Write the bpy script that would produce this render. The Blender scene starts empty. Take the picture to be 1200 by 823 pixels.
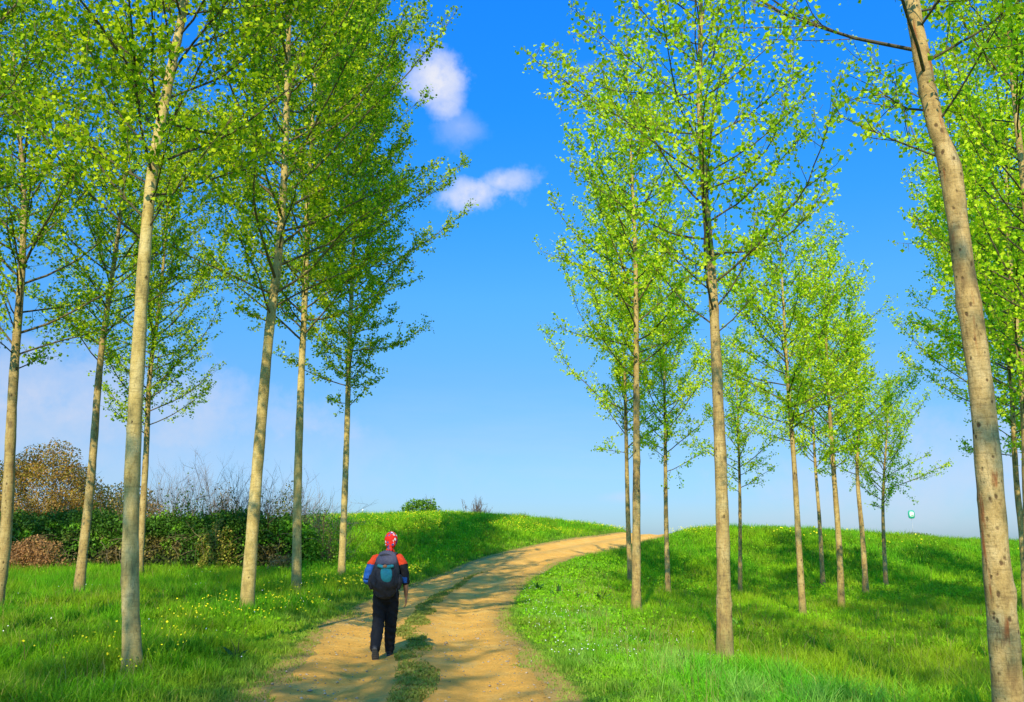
import bpy, math, random
import numpy as np
from mathutils import Vector

rng = np.random.default_rng(11)
random.seed(5)
sc = bpy.context.scene
COL = sc.collection
R = math.radians
PI = math.pi

# ------------------------------------------------------------------ camera
CAMZ = 1.6
PITCH = R(12.63)
cam_d = bpy.data.cameras.new('camera')
cam = bpy.data.objects.new('camera', cam_d)
COL.objects.link(cam)
cam.location = (0, 0, CAMZ)
cam.rotation_euler = (PI / 2 + PITCH, 0, 0)
cam_d.lens = 30.0
cam_d.sensor_width = 36.0
cam_d.clip_start = 0.05
cam_d.clip_end = 9000
sc.camera = cam

def P(px, py, Y):
    """measured photo position at a known distance ahead -> world point"""
    u = (px - 600) / 1000.0
    v = (411.5 - py) / 1000.0
    t = Y / (math.cos(PITCH) - v * math.sin(PITCH))
    return np.array([u * t, Y, CAMZ + t * (math.sin(PITCH) + v * math.cos(PITCH))])

# ------------------------------------------------------------------ noise
def _hash(ix, iy, seed):
    h = (ix * 374761393 + iy * 668265263 + seed * 974634777) & 0xffffffff
    h = ((h ^ (h >> 13)) * 1274126177) & 0xffffffff
    return ((h ^ (h >> 16)) & 0xffff) / 65535.0

def vnoise(x, y, seed=0):
    x = np.asarray(x, float); y = np.asarray(y, float)
    ix = np.floor(x).astype(np.int64); iy = np.floor(y).astype(np.int64)
    fx = x - ix; fy = y - iy
    fx = fx * fx * (3 - 2 * fx); fy = fy * fy * (3 - 2 * fy)
    a = _hash(ix, iy, seed); b = _hash(ix + 1, iy, seed)
    c = _hash(ix, iy + 1, seed); d = _hash(ix + 1, iy + 1, seed)
    return (a * (1 - fx) + b * fx) * (1 - fy) + (c * (1 - fx) + d * fx) * fy

def fbm(x, y, seed=0, o=3):
    s = 0; a = 0.5; n = 0
    for k in range(o):
        s = s + a * vnoise(x * 2 ** k, y * 2 ** k, seed + 7 * k); n += a; a *= .5
    return s / n

def sstep(a, b, x):
    t = np.clip((x - a) / (b - a), 0, 1)
    return t * t * (3 - 2 * t)

# ------------------------------------------------------------------ terrain
# centre line of the track (x, y)
PATH = np.array([(-.75, -12), (-.85, -4), (-.95, 3), (-1.1, 9.3), (-1.38, 12.8), (-1.75, 16.5), (-1.88, 19.8), (-1.72, 25),
                 (-1.1, 31), (.15, 37), (2.25, 43), (4.8, 48.4), (7.6, 53), (9.8, 58), (11.2, 64), (12, 72)], float)
def catmull(p, n):
    p = np.asarray(p, float)
    q = np.vstack([2 * p[0] - p[1], p, 2 * p[-1] - p[-2]])
    out = []
    for i in range(1, len(q) - 2):
        for k in range(n):
            t = k / n
            a, b, c, d = q[i - 1], q[i], q[i + 1], q[i + 2]
            out.append(.5 * ((2 * b) + (-a + c) * t + (2 * a - 5 * b + 4 * c - d) * t * t + (-a + 3 * b - 3 * c + d) * t ** 3))
    out.append(p[-1])
    return np.array(out)
PC = catmull(PATH, 24)
PT = np.gradient(PC, axis=0); PT /= np.linalg.norm(PT, axis=1)[:, None]
PN = np.stack([PT[:, 1], -PT[:, 0]], 1)        # to the right of travel
PS = np.concatenate([[0], np.cumsum(np.linalg.norm(np.diff(PC, axis=0), axis=1))])

def path_sd(x, y):
    """signed offset from the centre line (+ = right), and length along it"""
    x = np.ravel(x); y = np.ravel(y)
    sd = np.empty(len(x)); al = np.empty(len(x))
    for i in range(0, len(x), 20000):
        dx = x[i:i + 20000, None] - PC[None, :, 0]; dy = y[i:i + 20000, None] - PC[None, :, 1]
        d2 = dx * dx + dy * dy
        k = d2.argmin(1); r = np.arange(len(k))
        s = dx[r, k] * PN[k, 0] + dy[r, k] * PN[k, 1]
        sd[i:i + 20000] = np.sign(s) * np.sqrt(d2[r, k]); al[i:i + 20000] = PS[k]
    return sd, al

CP = []
def cp(px, py, Y, dz=0.0):
    p = P(px, py, Y); CP.append((p[0], p[1], p[2] + dz))
def cz(x, y, z): CP.append((x, y, z))
for x in (-30, -12, -4, 0, 4, 12, 30):
    cz(x, -10, 0.05 if x < 2 else -.05); cz(x, 3, 0.05 if x < 2 else -.05)
for (x, y, z) in ((-1.1, 9.3, 0), (-1.38, 12.8, 0), (-1.8, 17, 0), (-1.88, 19.8, .03), (-1.72, 25, .18), (-1.1, 31, .45),
                  (.15, 37, .84), (2.25, 43, 1.2), (4.8, 48.4, 1.56), (7.6, 53, 1.92), (9.8, 58, 1.75), (11.2, 64, 1.5), (20, 62, 1.7), (30, 66, 1.5)):
    cz(x, y, z)
# left meadow
for (x, y, z) in ((-4.9, 10.9, .03), (-5.6, 17.5, .17), (-6.1, 24, .18), (-6.2, 30.5, .2), (-11, 22, .2), (-13, 30, .3),
                  (-10, 15, .12), (-8, 9.5, .06), (-18, 26, .25), (-18, 36, .45), (-11, 36, .45), (-26, 36, .4), (-24, 45, .8), (-34, 50, .8)):
    cz(x, y, z)
# mound left of the track
for a in ((396, 668, 35), (430, 674, 33), (480, 660, 36.5), (560, 640, 42.5), (620, 633, 46), (700, 628, 51),
          (405, 616, 47), (440, 610, 50), (490, 606, 52), (560, 608, 53), (640, 612, 55), (700, 617, 57), (735, 622, 58.5), (350, 620, 46)):
    cp(*a, dz=-.12)
# right shoulder and grove floor
for (x, y, z) in ((.9, 12, 0), (1.0, 20, .0), (.7, 26, .16), (1.3, 31, .38), (2.6, 36, .62), (4.3, 39.5, .8), (2.9, 13, -.08), (2.6, 20.8, -.13),
                  (3.6, 27, -.2), (4.4, 32, -.1), (5.5, 30, -.2), (8.8, 33, -.4), (8.2, 24, -.5), (10.8, 28, -.6), (14, 34, -.45),
                  (6, 15, -.35), (12, 18, -.5), (16.6, 38, -.4), (13.8, 38, -.4), (9, 37, -.4), (20, 30, -.5), (24, 20, -.4), (4.1, 7, -.05), (9, 9, -.25), (7, 20, -.45),
                  (23, 38, -.3), (32, 40, -.2)):
    cz(x, y, z)
for a in ((800, 622, 53), (850, 619, 52.5), (900, 620, 52), (960, 624, 52), (1000, 627, 52), (1070, 633, 52), (1130, 637, 53), (1200, 640, 54), (1300, 641, 55),
          (800, 650, 45), (880, 650, 45.5), (960, 652, 45.5), (1040, 655, 46), (1120, 660, 46), (1200, 663, 46)):
    cp(*a, dz=-.1)
CP = np.array(CP)
def _tps(CPs):
    n = len(CPs); X = CPs[:, :2] / 20.0
    d = np.linalg.norm(X[:, None] - X[None], axis=2)
    K = np.where(d > 0, d * d * np.log(d + 1e-12), 0) + np.eye(n) * 0.004
    Pm = np.hstack([np.ones((n, 1)), X])
    A = np.zeros((n + 3, n + 3)); A[:n, :n] = K; A[:n, n:] = Pm; A[n:, :n] = Pm.T
    b = np.zeros(n + 3); b[:n] = CPs[:, 2]
    return np.linalg.solve(A, b)
TW = _tps(CP)
def ground(x, y):
    x = np.asarray(x, float); y = np.asarray(y, float); sh = x.shape
    x = x.ravel(); y = y.ravel(); out = np.empty(len(x)); n = len(CP)
    for i in range(0, len(x), 20000):
        xs = np.stack([x[i:i + 20000], y[i:i + 20000]], 1) / 20.0
        d = np.sqrt(((xs[:, None] - (CP[None, :, :2] / 20.0)) ** 2).sum(2))
        out[i:i + 20000] = (d * d * np.log(d + 1e-12)) @ TW[:n] + TW[n] + xs @ TW[n + 1:]
    far = np.maximum(sstep(60, 80, y), np.maximum(sstep(34, 50, np.abs(x)), sstep(-12, -25, y)))
    farz = np.where(y > 40, 1.0, 0.3)
    out = np.clip(out, -1, 4)
    return (out * (1 - far) + farz * far).reshape(sh)
def gz(x, y): return float(ground(np.array([x]), np.array([y]))[0])

# ------------------------------------------------------------------ mesh helpers
class Acc:
    def __init__(s): s.v = []; s.f = []; s.c = []; s.n = 0
    def add(s, v, faces, c=None):
        v = np.asarray(v, np.float32)
        for f in faces: s.f.append(np.asarray(f, np.int64) + s.n)
        s.v.append(v); s.n += len(v)
        if c is not None:
            c = np.asarray(c, np.float32)
            if c.ndim == 1: c = np.repeat(c[None], len(v), 0)
            s.c.append(c)
    def build(s, name, mat, parent=None, smooth=False, origin=None):
        v = np.concatenate(s.v)
        if origin is not None: v = v - np.asarray(origin, np.float32)
        me = bpy.data.meshes.new(name)
        byk = {}
        for f in s.f: byk.setdefault(f.shape[1], []).append(f)
        loops = []; starts = []; pos = 0
        for k, fs in byk.items():
            a = np.concatenate(fs); loops.append(a.ravel())
            starts.append(np.arange(len(a)) * k + pos); pos += a.size
        loops = np.concatenate(loops).astype(np.int32); starts = np.concatenate(starts).astype(np.int32)
        me.vertices.add(len(v)); me.vertices.foreach_set('co', v.astype(np.float32).ravel())
        me.loops.add(len(loops)); me.loops.foreach_set('vertex_index', loops)
        me.polygons.add(len(starts)); me.polygons.foreach_set('loop_start', starts)
        if s.c:
            c = np.concatenate(s.c)
            at = me.color_attributes.new('Col', 'FLOAT_COLOR', 'POINT')
            at.data.foreach_set('color', np.hstack([c, np.ones((len(c), 1), np.float32)]).ravel())
        me.update(calc_edges=True)
        if smooth: me.polygons.foreach_set('use_smooth', np.ones(len(starts), bool))
        me.validate()
        ob = bpy.data.objects.new(name, me); COL.objects.link(ob)
        if mat is not None:
            for m in (mat if isinstance(mat, (list, tuple)) else [mat]): me.materials.append(m)
        if parent is not None: ob.parent = parent
        return ob

def tag(o, label=None, cat=None, group=None, kind=None):
    if label: o['label'] = label
    if cat: o['category'] = cat
    if group: o['group'] = group
    if kind: o['kind'] = kind
    return o
def empty(name, loc, rz=0.0):
    o = bpy.data.objects.new(name, None); COL.objects.link(o)
    o.location = tuple(float(a) for a in loc); o.rotation_euler = (0, 0, rz)
    o.empty_display_size = .3
    return o

def tube(acc, pts, rad, sides=5, col=None, cap=False):
    pts = np.asarray(pts, float); n = len(pts); rad = np.broadcast_to(np.asarray(rad, float), (n,))
    t = np.gradient(pts, axis=0); t /= (np.linalg.norm(t, axis=1)[:, None] + 1e-9)
    up = np.array([0, 0, 1.]) if abs(t[:, 2]).mean() < .8 else np.array([1., 0, 0])
    a = np.cross(t, up); a /= (np.linalg.norm(a, axis=1)[:, None] + 1e-9)
    b = np.cross(t, a)
    an = np.linspace(0, 2 * PI, sides, endpoint=False)
    ring = pts[:, None] + rad[:, None, None] * (np.cos(an)[None, :, None] * a[:, None] + np.sin(an)[None, :, None] * b[:, None])
    v = ring.reshape(-1, 3)
    i = np.arange(n - 1)[:, None] * sides; j = np.arange(sides)[None]; k = (j + 1) % sides
    f = np.stack([i + j, i + k, i + sides + k, i + sides + j], 2).reshape(-1, 4)
    fs = [f]
    if cap:
        m = len(v); v = np.vstack([v, pts[0], pts[-1]])
        jj = np.arange(sides); kk = (jj + 1) % sides
        fs.append(np.stack([kk, jj, np.full(sides, m)], 1))
        fs.append(np.stack([jj + (n - 1) * sides, kk + (n - 1) * sides, np.full(sides, m + 1)], 1))
    acc.add(v, fs, col)

def unit(v): return v / (np.linalg.norm(v, axis=-1, keepdims=True) + 1e-9)

def leaves(acc, pos, size, cols, droop=.35, g=None, out=None, wide=.85):
    """folded two-triangle leaves: pos = where each leaf is attached"""
    g = g or rng
    n = len(pos)
    d = unit(g.normal(size=(n, 3)) + (out if out is not None else 0) + np.array([0, 0, -droop]))
    s = unit(np.cross(d, g.normal(size=(n, 3))))
    nn = np.cross(d, s)
    size = np.broadcast_to(size, (n,))[:, None]
    b = pos; tip = pos + d * size
    mid = pos + d * size * .42
    l = mid + s * size * wide * .5 + nn * size * .12; r = mid - s * size * wide * .5 + nn * size * .12
    v = np.stack([b, l, tip, r], 1).reshape(-1, 3)
    i = np.arange(n)[:, None] * 4
    f = np.concatenate([i + np.array([[0, 2, 1]]), i + np.array([[0, 3, 2]])])
    acc.add(v, [f], np.repeat(cols, 4, 0))

# ------------------------------------------------------------------ materials
def newmat(name):
    m = bpy.data.materials.new(name); m.use_nodes = True
    nt = m.node_tree; nt.nodes.clear()
    return m, nt
def N(nt, typ, **kw):
    n = nt.nodes.new(typ)
    for k, v in kw.items():
        if k == 'inp':
            for a, b in v.items(): n.inputs[a].default_value = b
        else: setattr(n, k, v)
    return n
def L(nt, a, b): nt.links.new(a, b)
def ramp(nt, stops, fac=None):
    r = nt.nodes.new('ShaderNodeValToRGB'); e = r.color_ramp.elements
    while len(e) < len(stops): e.new(.5)
    for k, (p, c) in enumerate(stops):
        e[k].position = p; e[k].color = (c[0], c[1], c[2], 1) if hasattr(c, '__len__') else (c, c, c, 1)
    if fac is not None: L(nt, fac, r.inputs[0])
    return r
def mixc(nt, fac, a, b, mode='MIX'):
    m = nt.nodes.new('ShaderNodeMix'); m.data_type = 'RGBA'; m.blend_type = mode; m.clamp_factor = True
    for s, x in ((0, fac), (6, a), (7, b)):
        if hasattr(x, 'is_linked') or isinstance(x, bpy.types.NodeSocket): L(nt, x, m.inputs[s])
        elif isinstance(x, (int, float)): m.inputs[s].default_value = x
        else: m.inputs[s].default_value = (*x, 1)
    return m.outputs[2]
def out(nt, sh):
    o = nt.nodes.new('ShaderNodeOutputMaterial'); L(nt, sh, o.inputs[0]); return o

def leaf_mat(name, trans=.45, tint=(1.25, 1.15, .5), rough=.5, spec=.25):
    m, nt = newmat(name)
    a = N(nt, 'ShaderNodeAttribute', attribute_name='Col')
    p = N(nt, 'ShaderNodeBsdfPrincipled', inp={'Roughness': rough, 'Specular IOR Level': spec})
    L(nt, a.outputs['Color'], p.inputs['Base Color'])
    t = N(nt, 'ShaderNodeBsdfTranslucent')
    c = mixc(nt, 1.0, a.outputs['Color'], tint, 'MULTIPLY')
    L(nt, c, t.inputs[0])
    mx = N(nt, 'ShaderNodeMixShader', inp={0: trans})
    L(nt, p.outputs[0], mx.inputs[1]); L(nt, t.outputs[0], mx.inputs[2])
    out(nt, mx.outputs[0]); return m
M_leaf = leaf_mat('poplar_leaf', .5, (1.05, 1.0, .5), .55, .12)
M_grass = leaf_mat('grass_blade', .4, (1.15, 1.05, .5), .6, .1)
M_shrub = leaf_mat('shrub_leaf', .3, (1.2, 1.1, .6), .55, .2)

def attr_mat(name, rough=.85, bump=0):
    m, nt = newmat(name)
    a = N(nt, 'ShaderNodeAttribute', attribute_name='Col')
    p = N(nt, 'ShaderNodeBsdfPrincipled', inp={'Roughness': rough, 'Specular IOR Level': .2})
    tc = N(nt, 'ShaderNodeTexCoord'); no = N(nt, 'ShaderNodeTexNoise', inp={'Scale': 30.0, 'Detail': 4.0})
    L(nt, tc.outputs['Object'], no.inputs['Vector'])
    r = ramp(nt, [(.3, .72), (.7, 1.2)], no.outputs['Fac'])
    L(nt, mixc(nt, 1.0, a.outputs['Color'], r.outputs[0], 'MULTIPLY'), p.inputs['Base Color'])
    if bump:
        b = N(nt, 'ShaderNodeBump', inp={'Strength': bump, 'Distance': .01})
        L(nt, no.outputs['Fac'], b.inputs['Height']); L(nt, b.outputs[0], p.inputs['Normal'])
    out(nt, p.outputs[0]); return m
M_twig = attr_mat('twig_bark')
M_petal = attr_mat('petal', .6)

def math_add(nt, a, v):
    n = N(nt, 'ShaderNodeMath', operation='ADD'); L(nt, a, n.inputs[0]); n.inputs[1].default_value = v; return n.outputs[0]
def bark_mat(name, base, light, dark, scar, scar_amt=.17, red=0.0, vs=(7, 7, 5)):
    m, nt = newmat(name)
    tc = N(nt, 'ShaderNodeTexCoord')
    att = N(nt, 'ShaderNodeAttribute', attribute_name='Col')
    def mp(sx, sy, sz):
        q = N(nt, 'ShaderNodeMapping'); q.inputs['Scale'].default_value = (sx, sy, sz)
        L(nt, tc.outputs['Object'], q.inputs[0]); return q.outputs[0]
    n1 = N(nt, 'ShaderNodeTexNoise', inp={'Scale': 1.0, 'Detail': 5.0, 'Roughness': .65}); L(nt, mp(5, 5, 2.2), n1.inputs['Vector'])
    n2 = N(nt, 'ShaderNodeTexNoise', inp={'Scale': 1.0, 'Detail': 4.0, 'Roughness': .7}); L(nt, mp(5, 5, 34), n2.inputs['Vector'])
    n3 = N(nt, 'ShaderNodeTexNoise', inp={'Scale': 1.0, 'Detail': 6.0, 'Roughness': .75}); L(nt, mp(45, 45, 30), n3.inputs['Vector'])
    c = ramp(nt, [(.34, dark), (.47, base), (.62, light)], n1.outputs['Fac']).outputs[0]
    c = mixc(nt, ramp(nt, [(.38, .38), (.47, 0.0)], n2.outputs['Fac']).outputs[0], c, tuple(x * .55 for x in dark))
    c = mixc(nt, ramp(nt, [(.35, .45), (.5, 0.0)], n3.outputs['Fac']).outputs[0], c, tuple(x * .6 for x in dark))
    nd = N(nt, 'ShaderNodeTexNoise', inp={'Scale': 22.0, 'Detail': 3.0}); L(nt, tc.outputs['Object'], nd.inputs['Vector'])
    vm = N(nt, 'ShaderNodeVectorMath', operation='MULTIPLY_ADD'); L(nt, nd.outputs['Color'], vm.inputs[0])
    vm.inputs[1].default_value = (.35, .35, .35); L(nt, mp(*vs), vm.inputs[2])
    vo = N(nt, 'ShaderNodeTexVoronoi', inp={'Scale': 1.0, 'Randomness': 1.0}); L(nt, vm.outputs[0], vo.inputs['Vector'])
    nv = N(nt, 'ShaderNodeTexNoise', inp={'Scale': 3.1, 'Detail': 2.0}); L(nt, tc.outputs['Object'], nv.inputs['Vector'])
    dv = N(nt, 'ShaderNodeMath', operation='MULTIPLY_ADD'); L(nt, nv.outputs['Fac'], dv.inputs[0]); dv.inputs[1].default_value = -.55; L(nt, vo.outputs['Distance'], dv.inputs[2])
    dv2 = N(nt, 'ShaderNodeMath', operation='ADD'); L(nt, dv.outputs[0], dv2.inputs[0]); dv2.inputs[1].default_value = .27
    sp = ramp(nt, [(scar_amt * .5, 1.0), (scar_amt * 1.4, 0.0)], dv2.outputs[0]).outputs[0]
    if red > 0:
        nr = N(nt, 'ShaderNodeTexNoise', inp={'Scale': 1.0, 'Detail': 3.0}); L(nt, mp(16, 16, 2.0), nr.inputs['Vector'])
        c = mixc(nt, ramp(nt, [(.60, 0.0), (.70, red)], nr.outputs['Fac']).outputs[0], c, (.32, .10, .03))
    c = mixc(nt, sp, c, scar)
    sz = N(nt, 'ShaderNodeSeparateXYZ'); L(nt, tc.outputs['Object'], sz.inputs[0])
    fz = N(nt, 'ShaderNodeMath', operation='MULTIPLY_ADD'); L(nt, n1.outputs['Fac'], fz.inputs[0]); fz.inputs[1].default_value = -1.5; L(nt, sz.outputs[2], fz.inputs[2])
    c = mixc(nt, ramp(nt, [(.0, .6), (.02, .55), (.25, 0.)], math_add(nt, fz.outputs[0], .45)).outputs[0], c, (.16, .16, .05))
    nc = N(nt, 'ShaderNodeTexNoise', inp={'Scale': 1.0, 'Detail': 5.0, 'Roughness': .8}); L(nt, mp(26, 26, 5), nc.inputs['Vector'])
    c = mixc(nt, ramp(nt, [(.36, .6), (.45, 0.)], nc.outputs['Fac']).outputs[0], c, tuple(x * .5 for x in dark))
    # twigs (marked in the vertex colour) are darker than the stem
    c = mixc(nt, att.outputs['Fac'], c, (.10, .085, .045))
    p = N(nt, 'ShaderNodeBsdfPrincipled', inp={'Roughness': .8, 'Specular IOR Level': .2})
    L(nt, c, p.inputs['Base Color'])
    ad = N(nt, 'ShaderNodeMath', operation='ADD'); L(nt, n3.outputs['Fac'], ad.inputs[0]); L(nt, n2.outputs['Fac'], ad.inputs[1])
    ad2 = N(nt, 'ShaderNodeMath', operation='SUBTRACT'); L(nt, ad.outputs[0], ad2.inputs[0]); L(nt, sp, ad2.inputs[1])
    b = N(nt, 'ShaderNodeBump', inp={'Strength': .55, 'Distance': .012}); L(nt, ad2.outputs[0], b.inputs['Height']); L(nt, b.outputs[0], p.inputs['Normal'])
    out(nt, p.outputs[0]); return m
M_barkL = bark_mat('poplar_bark_smooth', (.58, .42, .14), (.70, .54, .23), (.36, .26, .09), (.12, .08, .03), .10)
M_barkR = bark_mat('poplar_bark_scarred', (.50, .33, .12), (.66, .47, .21), (.27, .17, .065), (.15, .085, .035), .16, .9, (15, 15, 10))
M_barkM = bark_mat('poplar_bark_tan', (.47, .32, .11), (.60, .44, .18), (.24, .16, .07), (.09, .055, .025), .14, .3, (9, 9, 6))

# ------------------------------------------------------------------ ground sheet
def axis(dense0, dense1, step, far0, far1):
    a = list(np.arange(dense0, dense1 + 1e-6, step))
    s = step; x = dense1
    while x < far1: s *= 1.35; x += s; a.append(x)
    s = step; x = dense0
    while x > far0: s *= 1.35; x -= s; a.insert(0, x)
    return np.array(a)
gx = axis(-36, 40, .28, -4000, 4000); gy = axis(-4, 66, .28, -4000, 6000)
GX, GY = np.meshgrid(gx, gy)
GZ = ground(GX, GY)
sd, al = path_sd(GX, GY)
sd = sd.reshape(GX.shape)
bump = (fbm(GX * .9, GY * .9, 3) - .5) * .12 + (fbm(GX * .25, GY * .25, 9) - .5) * .25
mask = sstep(1.8, 4.5, np.abs(sd)) * (1 - sstep(58, 75, GY))
def path_half(alv, side): return 1.62 + .20 * (vnoise(alv * .45, alv * 0 + side * 9.0, 21) - .5) * 2 + .12 * (vnoise(alv * 2.1, alv * 0 + side * 5.0, 22) - .5) * 2
GZ = GZ + bump * mask - .07 * (1 - sstep(1.1, 1.5, np.abs(sd)))
acc = Acc()
ny, nx = GX.shape
idx = np.arange(nx * ny).reshape(ny, nx)
near_ = 1 - sstep(1.5, 2.1, np.abs(sd))
acc.add(np.stack([GX, GY, GZ], 2).reshape(-1, 3), [np.stack([idx[:-1, :-1], idx[:-1, 1:], idx[1:, 1:], idx[1:, :-1]], 2).reshape(-1, 4)], np.repeat(near_.reshape(-1, 1), 3, 1))
m, nt = newmat('soil_under_grass')
tc = N(nt, 'ShaderNodeTexCoord')
n1 = N(nt, 'ShaderNodeTexNoise', inp={'Scale': .5, 'Detail': 8.0, 'Roughness': .7}); L(nt, tc.outputs['Object'], n1.inputs['Vector'])
n2 = N(nt, 'ShaderNodeTexNoise', inp={'Scale': 14.0, 'Detail': 5.0, 'Roughness': .7}); L(nt, tc.outputs['Object'], n2.inputs['Vector'])
c = ramp(nt, [(.3, (.05, .15, .008)), (.5, (.10, .27, .010)), (.7, (.19, .36, .015))], n1.outputs['Fac']).outputs[0]
c = mixc(nt, ramp(nt, [(.35, .8), (.6, 0.)], n2.outputs['Fac']).outputs[0], c, (.035, .06, .008))
ga = N(nt, 'ShaderNodeAttribute', attribute_name='Col')
n3 = N(nt, 'ShaderNodeTexNoise', inp={'Scale': 3.0, 'Detail': 8.0, 'Roughness': .75}); L(nt, tc.outputs['Object'], n3.inputs['Vector'])
ad = N(nt, 'ShaderNodeMath', operation='ADD'); L(nt, ga.outputs['Fac'], ad.inputs[0]); L(nt, n3.outputs['Fac'], ad.inputs[1])
c = mixc(nt, ramp(nt, [(.80, 0.), (1.0, 1.0)], ad.outputs[0]).outputs[0], c, mixc(nt, n2.outputs['Fac'], (.30, .19, .05), (.60, .40, .12)))
p = N(nt, 'ShaderNodeBsdfPrincipled', inp={'Roughness': .95, 'Specular IOR Level': .05}); L(nt, c, p.inputs['Base Color'])
b = N(nt, 'ShaderNodeBump', inp={'Strength': .9, 'Distance': .05}); L(nt, n2.outputs['Fac'], b.inputs['Height']); L(nt, b.outputs[0], p.inputs['Normal'])
out(nt, p.outputs[0])
go = acc.build('ground', m, smooth=True); tag(go, kind='structure')

def ground_full(x, y, sdv):
    z = ground(x, y)
    mk = sstep(1.8, 4.5, np.abs(sdv)) * (1 - sstep(58, 75, y))
    return z + ((fbm(x * .9, y * .9, 3) - .5) * .12 + (fbm(x * .25, y * .25, 9) - .5) * .25) * mk - .02

# ------------------------------------------------------------------ dirt path
acc = Acc()
K = 41
fine = catmull(PATH, 110)
ft = np.gradient(fine, axis=0); ft /= np.linalg.norm(ft, axis=1)[:, None]
fn = np.stack([ft[:, 1], -ft[:, 0]], 1)
fs = np.concatenate([[0], np.cumsum(np.linalg.norm(np.diff(fine, axis=0), axis=1))])
hl = path_half(fs, 0); hr = path_half(fs, 1)
u = np.linspace(-1, 1, K)
off = np.where(u[None] < 0, u[None] * hl[:, None], u[None] * hr[:, None])
X = fine[:, 0:1] + fn[:, 0:1] * off; Y = fine[:, 1:2] + fn[:, 1:2] * off
Z = ground(X, Y) + .012
Z += -.045 * np.exp(-((np.abs(off) - .78) / .32) ** 2) + .03 * np.exp(-(off / .28) ** 2)
Z += (fbm(X * 2.2, Y * 2.2, 31) - .5) * .045 + (fbm(X * 7, Y * 7, 33) - .5) * .03
Z -= .05 * sstep(.93, 1.0, np.abs(u))[None]
idx = np.arange(X.size).reshape(X.shape)
acc.add(np.stack([X, Y, Z], 2).reshape(-1, 3), [np.stack([idx[:-1, :-1], idx[:-1, 1:], idx[1:, 1:], idx[1:, :-1]], 2).reshape(-1, 4)],
        np.stack([np.abs(off) / 1.7, np.exp(-((np.abs(off) - .78) / .3) ** 2), np.exp(-(off / .3) ** 2)], 2).reshape(-1, 3))
m, nt = newmat('sandy_dirt')
tc = N(nt, 'ShaderNodeTexCoord'); att = N(nt, 'ShaderNodeAttribute', attribute_name='Col')
sx = N(nt, 'ShaderNodeSeparateColor'); L(nt, att.outputs['Color'], sx.inputs[0])
n1 = N(nt, 'ShaderNodeTexNoise', inp={'Scale': 1.1, 'Detail': 8.0, 'Roughness': .68}); L(nt, tc.outputs['Object'], n1.inputs['Vector'])
n2 = N(nt, 'ShaderNodeTexNoise', inp={'Scale': 38.0, 'Detail': 6.0, 'Roughness': .75}); L(nt, tc.outputs['Object'], n2.inputs['Vector'])
vo = N(nt, 'ShaderNodeTexVoronoi', inp={'Scale': 26.0}); L(nt, tc.outputs['Object'], vo.inputs['Vector'])
c = ramp(nt, [(.28, (.80, .41, .075)), (.5, (.98, .51, .09)), (.72, (.98, .62, .17))], n1.outputs['Fac']).outputs[0]
c = mixc(nt, ramp(nt, [(.36, .55), (.52, 0.)], n2.outputs['Fac']).outputs[0], c, (.50, .27, .07))
c = mixc(nt, ramp(nt, [(.10, .6), (.17, 0.)], vo.outputs['Distance']).outputs[0], c, (.60, .42, .20))
n4 = N(nt, 'ShaderNodeTexNoise', inp={'Scale': 5.5, 'Detail': 9.0, 'Roughness': .8}); L(nt, tc.outputs['Object'], n4.inputs['Vector'])
c = mixc(nt, ramp(nt, [(.34, .55), (.47, 0.)], n4.outputs['Fac']).outputs[0], c, (.62, .33, .07))
c = mixc(nt, ramp(nt, [(.55, 0.), (.68, .45)], n4.outputs['Fac']).outputs[0], c, (.95, .62, .22))
c = mixc(nt, ramp(nt, [(.72, 0.), (1.0, .7)], sx.outputs[0]).outputs[0], c, (.36, .25, .07))
mm = N(nt, 'ShaderNodeMath', operation='MULTIPLY'); mm.inputs[1].default_value = .4; L(nt, sx.outputs[2], mm.inputs[0])
c = mixc(nt, mm.outputs[0], c, (.42, .29, .09))
p = N(nt, 'ShaderNodeBsdfPrincipled', inp={'Roughness': .92, 'Specular IOR Level': .1}); L(nt, c, p.inputs['Base Color'])
b = N(nt, 'ShaderNodeBump', inp={'Strength': .9, 'Distance': .03}); L(nt, n2.outputs['Fac'], b.inputs['Height'])
b2 = N(nt, 'ShaderNodeBump', inp={'Strength': .8, 'Distance': .05}); L(nt, n4.outputs['Fac'], b2.inputs['Height']); L(nt, b.outputs[0], b2.inputs['Normal']); L(nt, b2.outputs[0], p.inputs['Normal'])
out(nt, p.outputs[0])
po = acc.build('dirt_path', m, smooth=True); tag(po, kind='structure')

# loose stones lying on the track
acc = Acc(); g = np.random.default_rng(77)
for k in range(1100):
    s = g.uniform(8, 40) if k > 500 else g.uniform(8, 18)
    i = int(np.argmin(np.abs(fine[:, 1] - s))); o_ = g.uniform(-1.6, 1.6)
    x = fine[i, 0] + fn[i, 0] * o_; y = fine[i, 1] + fn[i, 1] * o_; r = g.uniform(.008, .024) * (1 + (g.random() < .07) * 1.0)
    ico = np.array([(1, 0, 0), (-1, 0, 0), (0, 1, 0), (0, -1, 0), (0, 0, 1), (0, 0, -1)]) * g.uniform(.7, 1.2, (6, 1)) * np.array([1, 1, .55]) * r
    a_ = g.uniform(0, PI); rot = np.array([[math.cos(a_), -math.sin(a_), 0], [math.sin(a_), math.cos(a_), 0], [0, 0, 1]])
    v = ico @ rot.T + np.array([x, y, gz(x, y) + .015 - .045 * math.exp(-((abs(o_) - .78) / .32) ** 2)])
    f = np.array([(0, 2, 4), (2, 1, 4), (1, 3, 4), (3, 0, 4), (2, 0, 5), (1, 2, 5), (3, 1, 5), (0, 3, 5)])
    acc.add(v, [f], np.array([.42, .33, .22]) * g.uniform(.6, 1.25))
tag(acc.build('gravel', M_petal), 'small loose stones scattered over the sandy track', 'gravel', kind='stuff')

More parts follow.
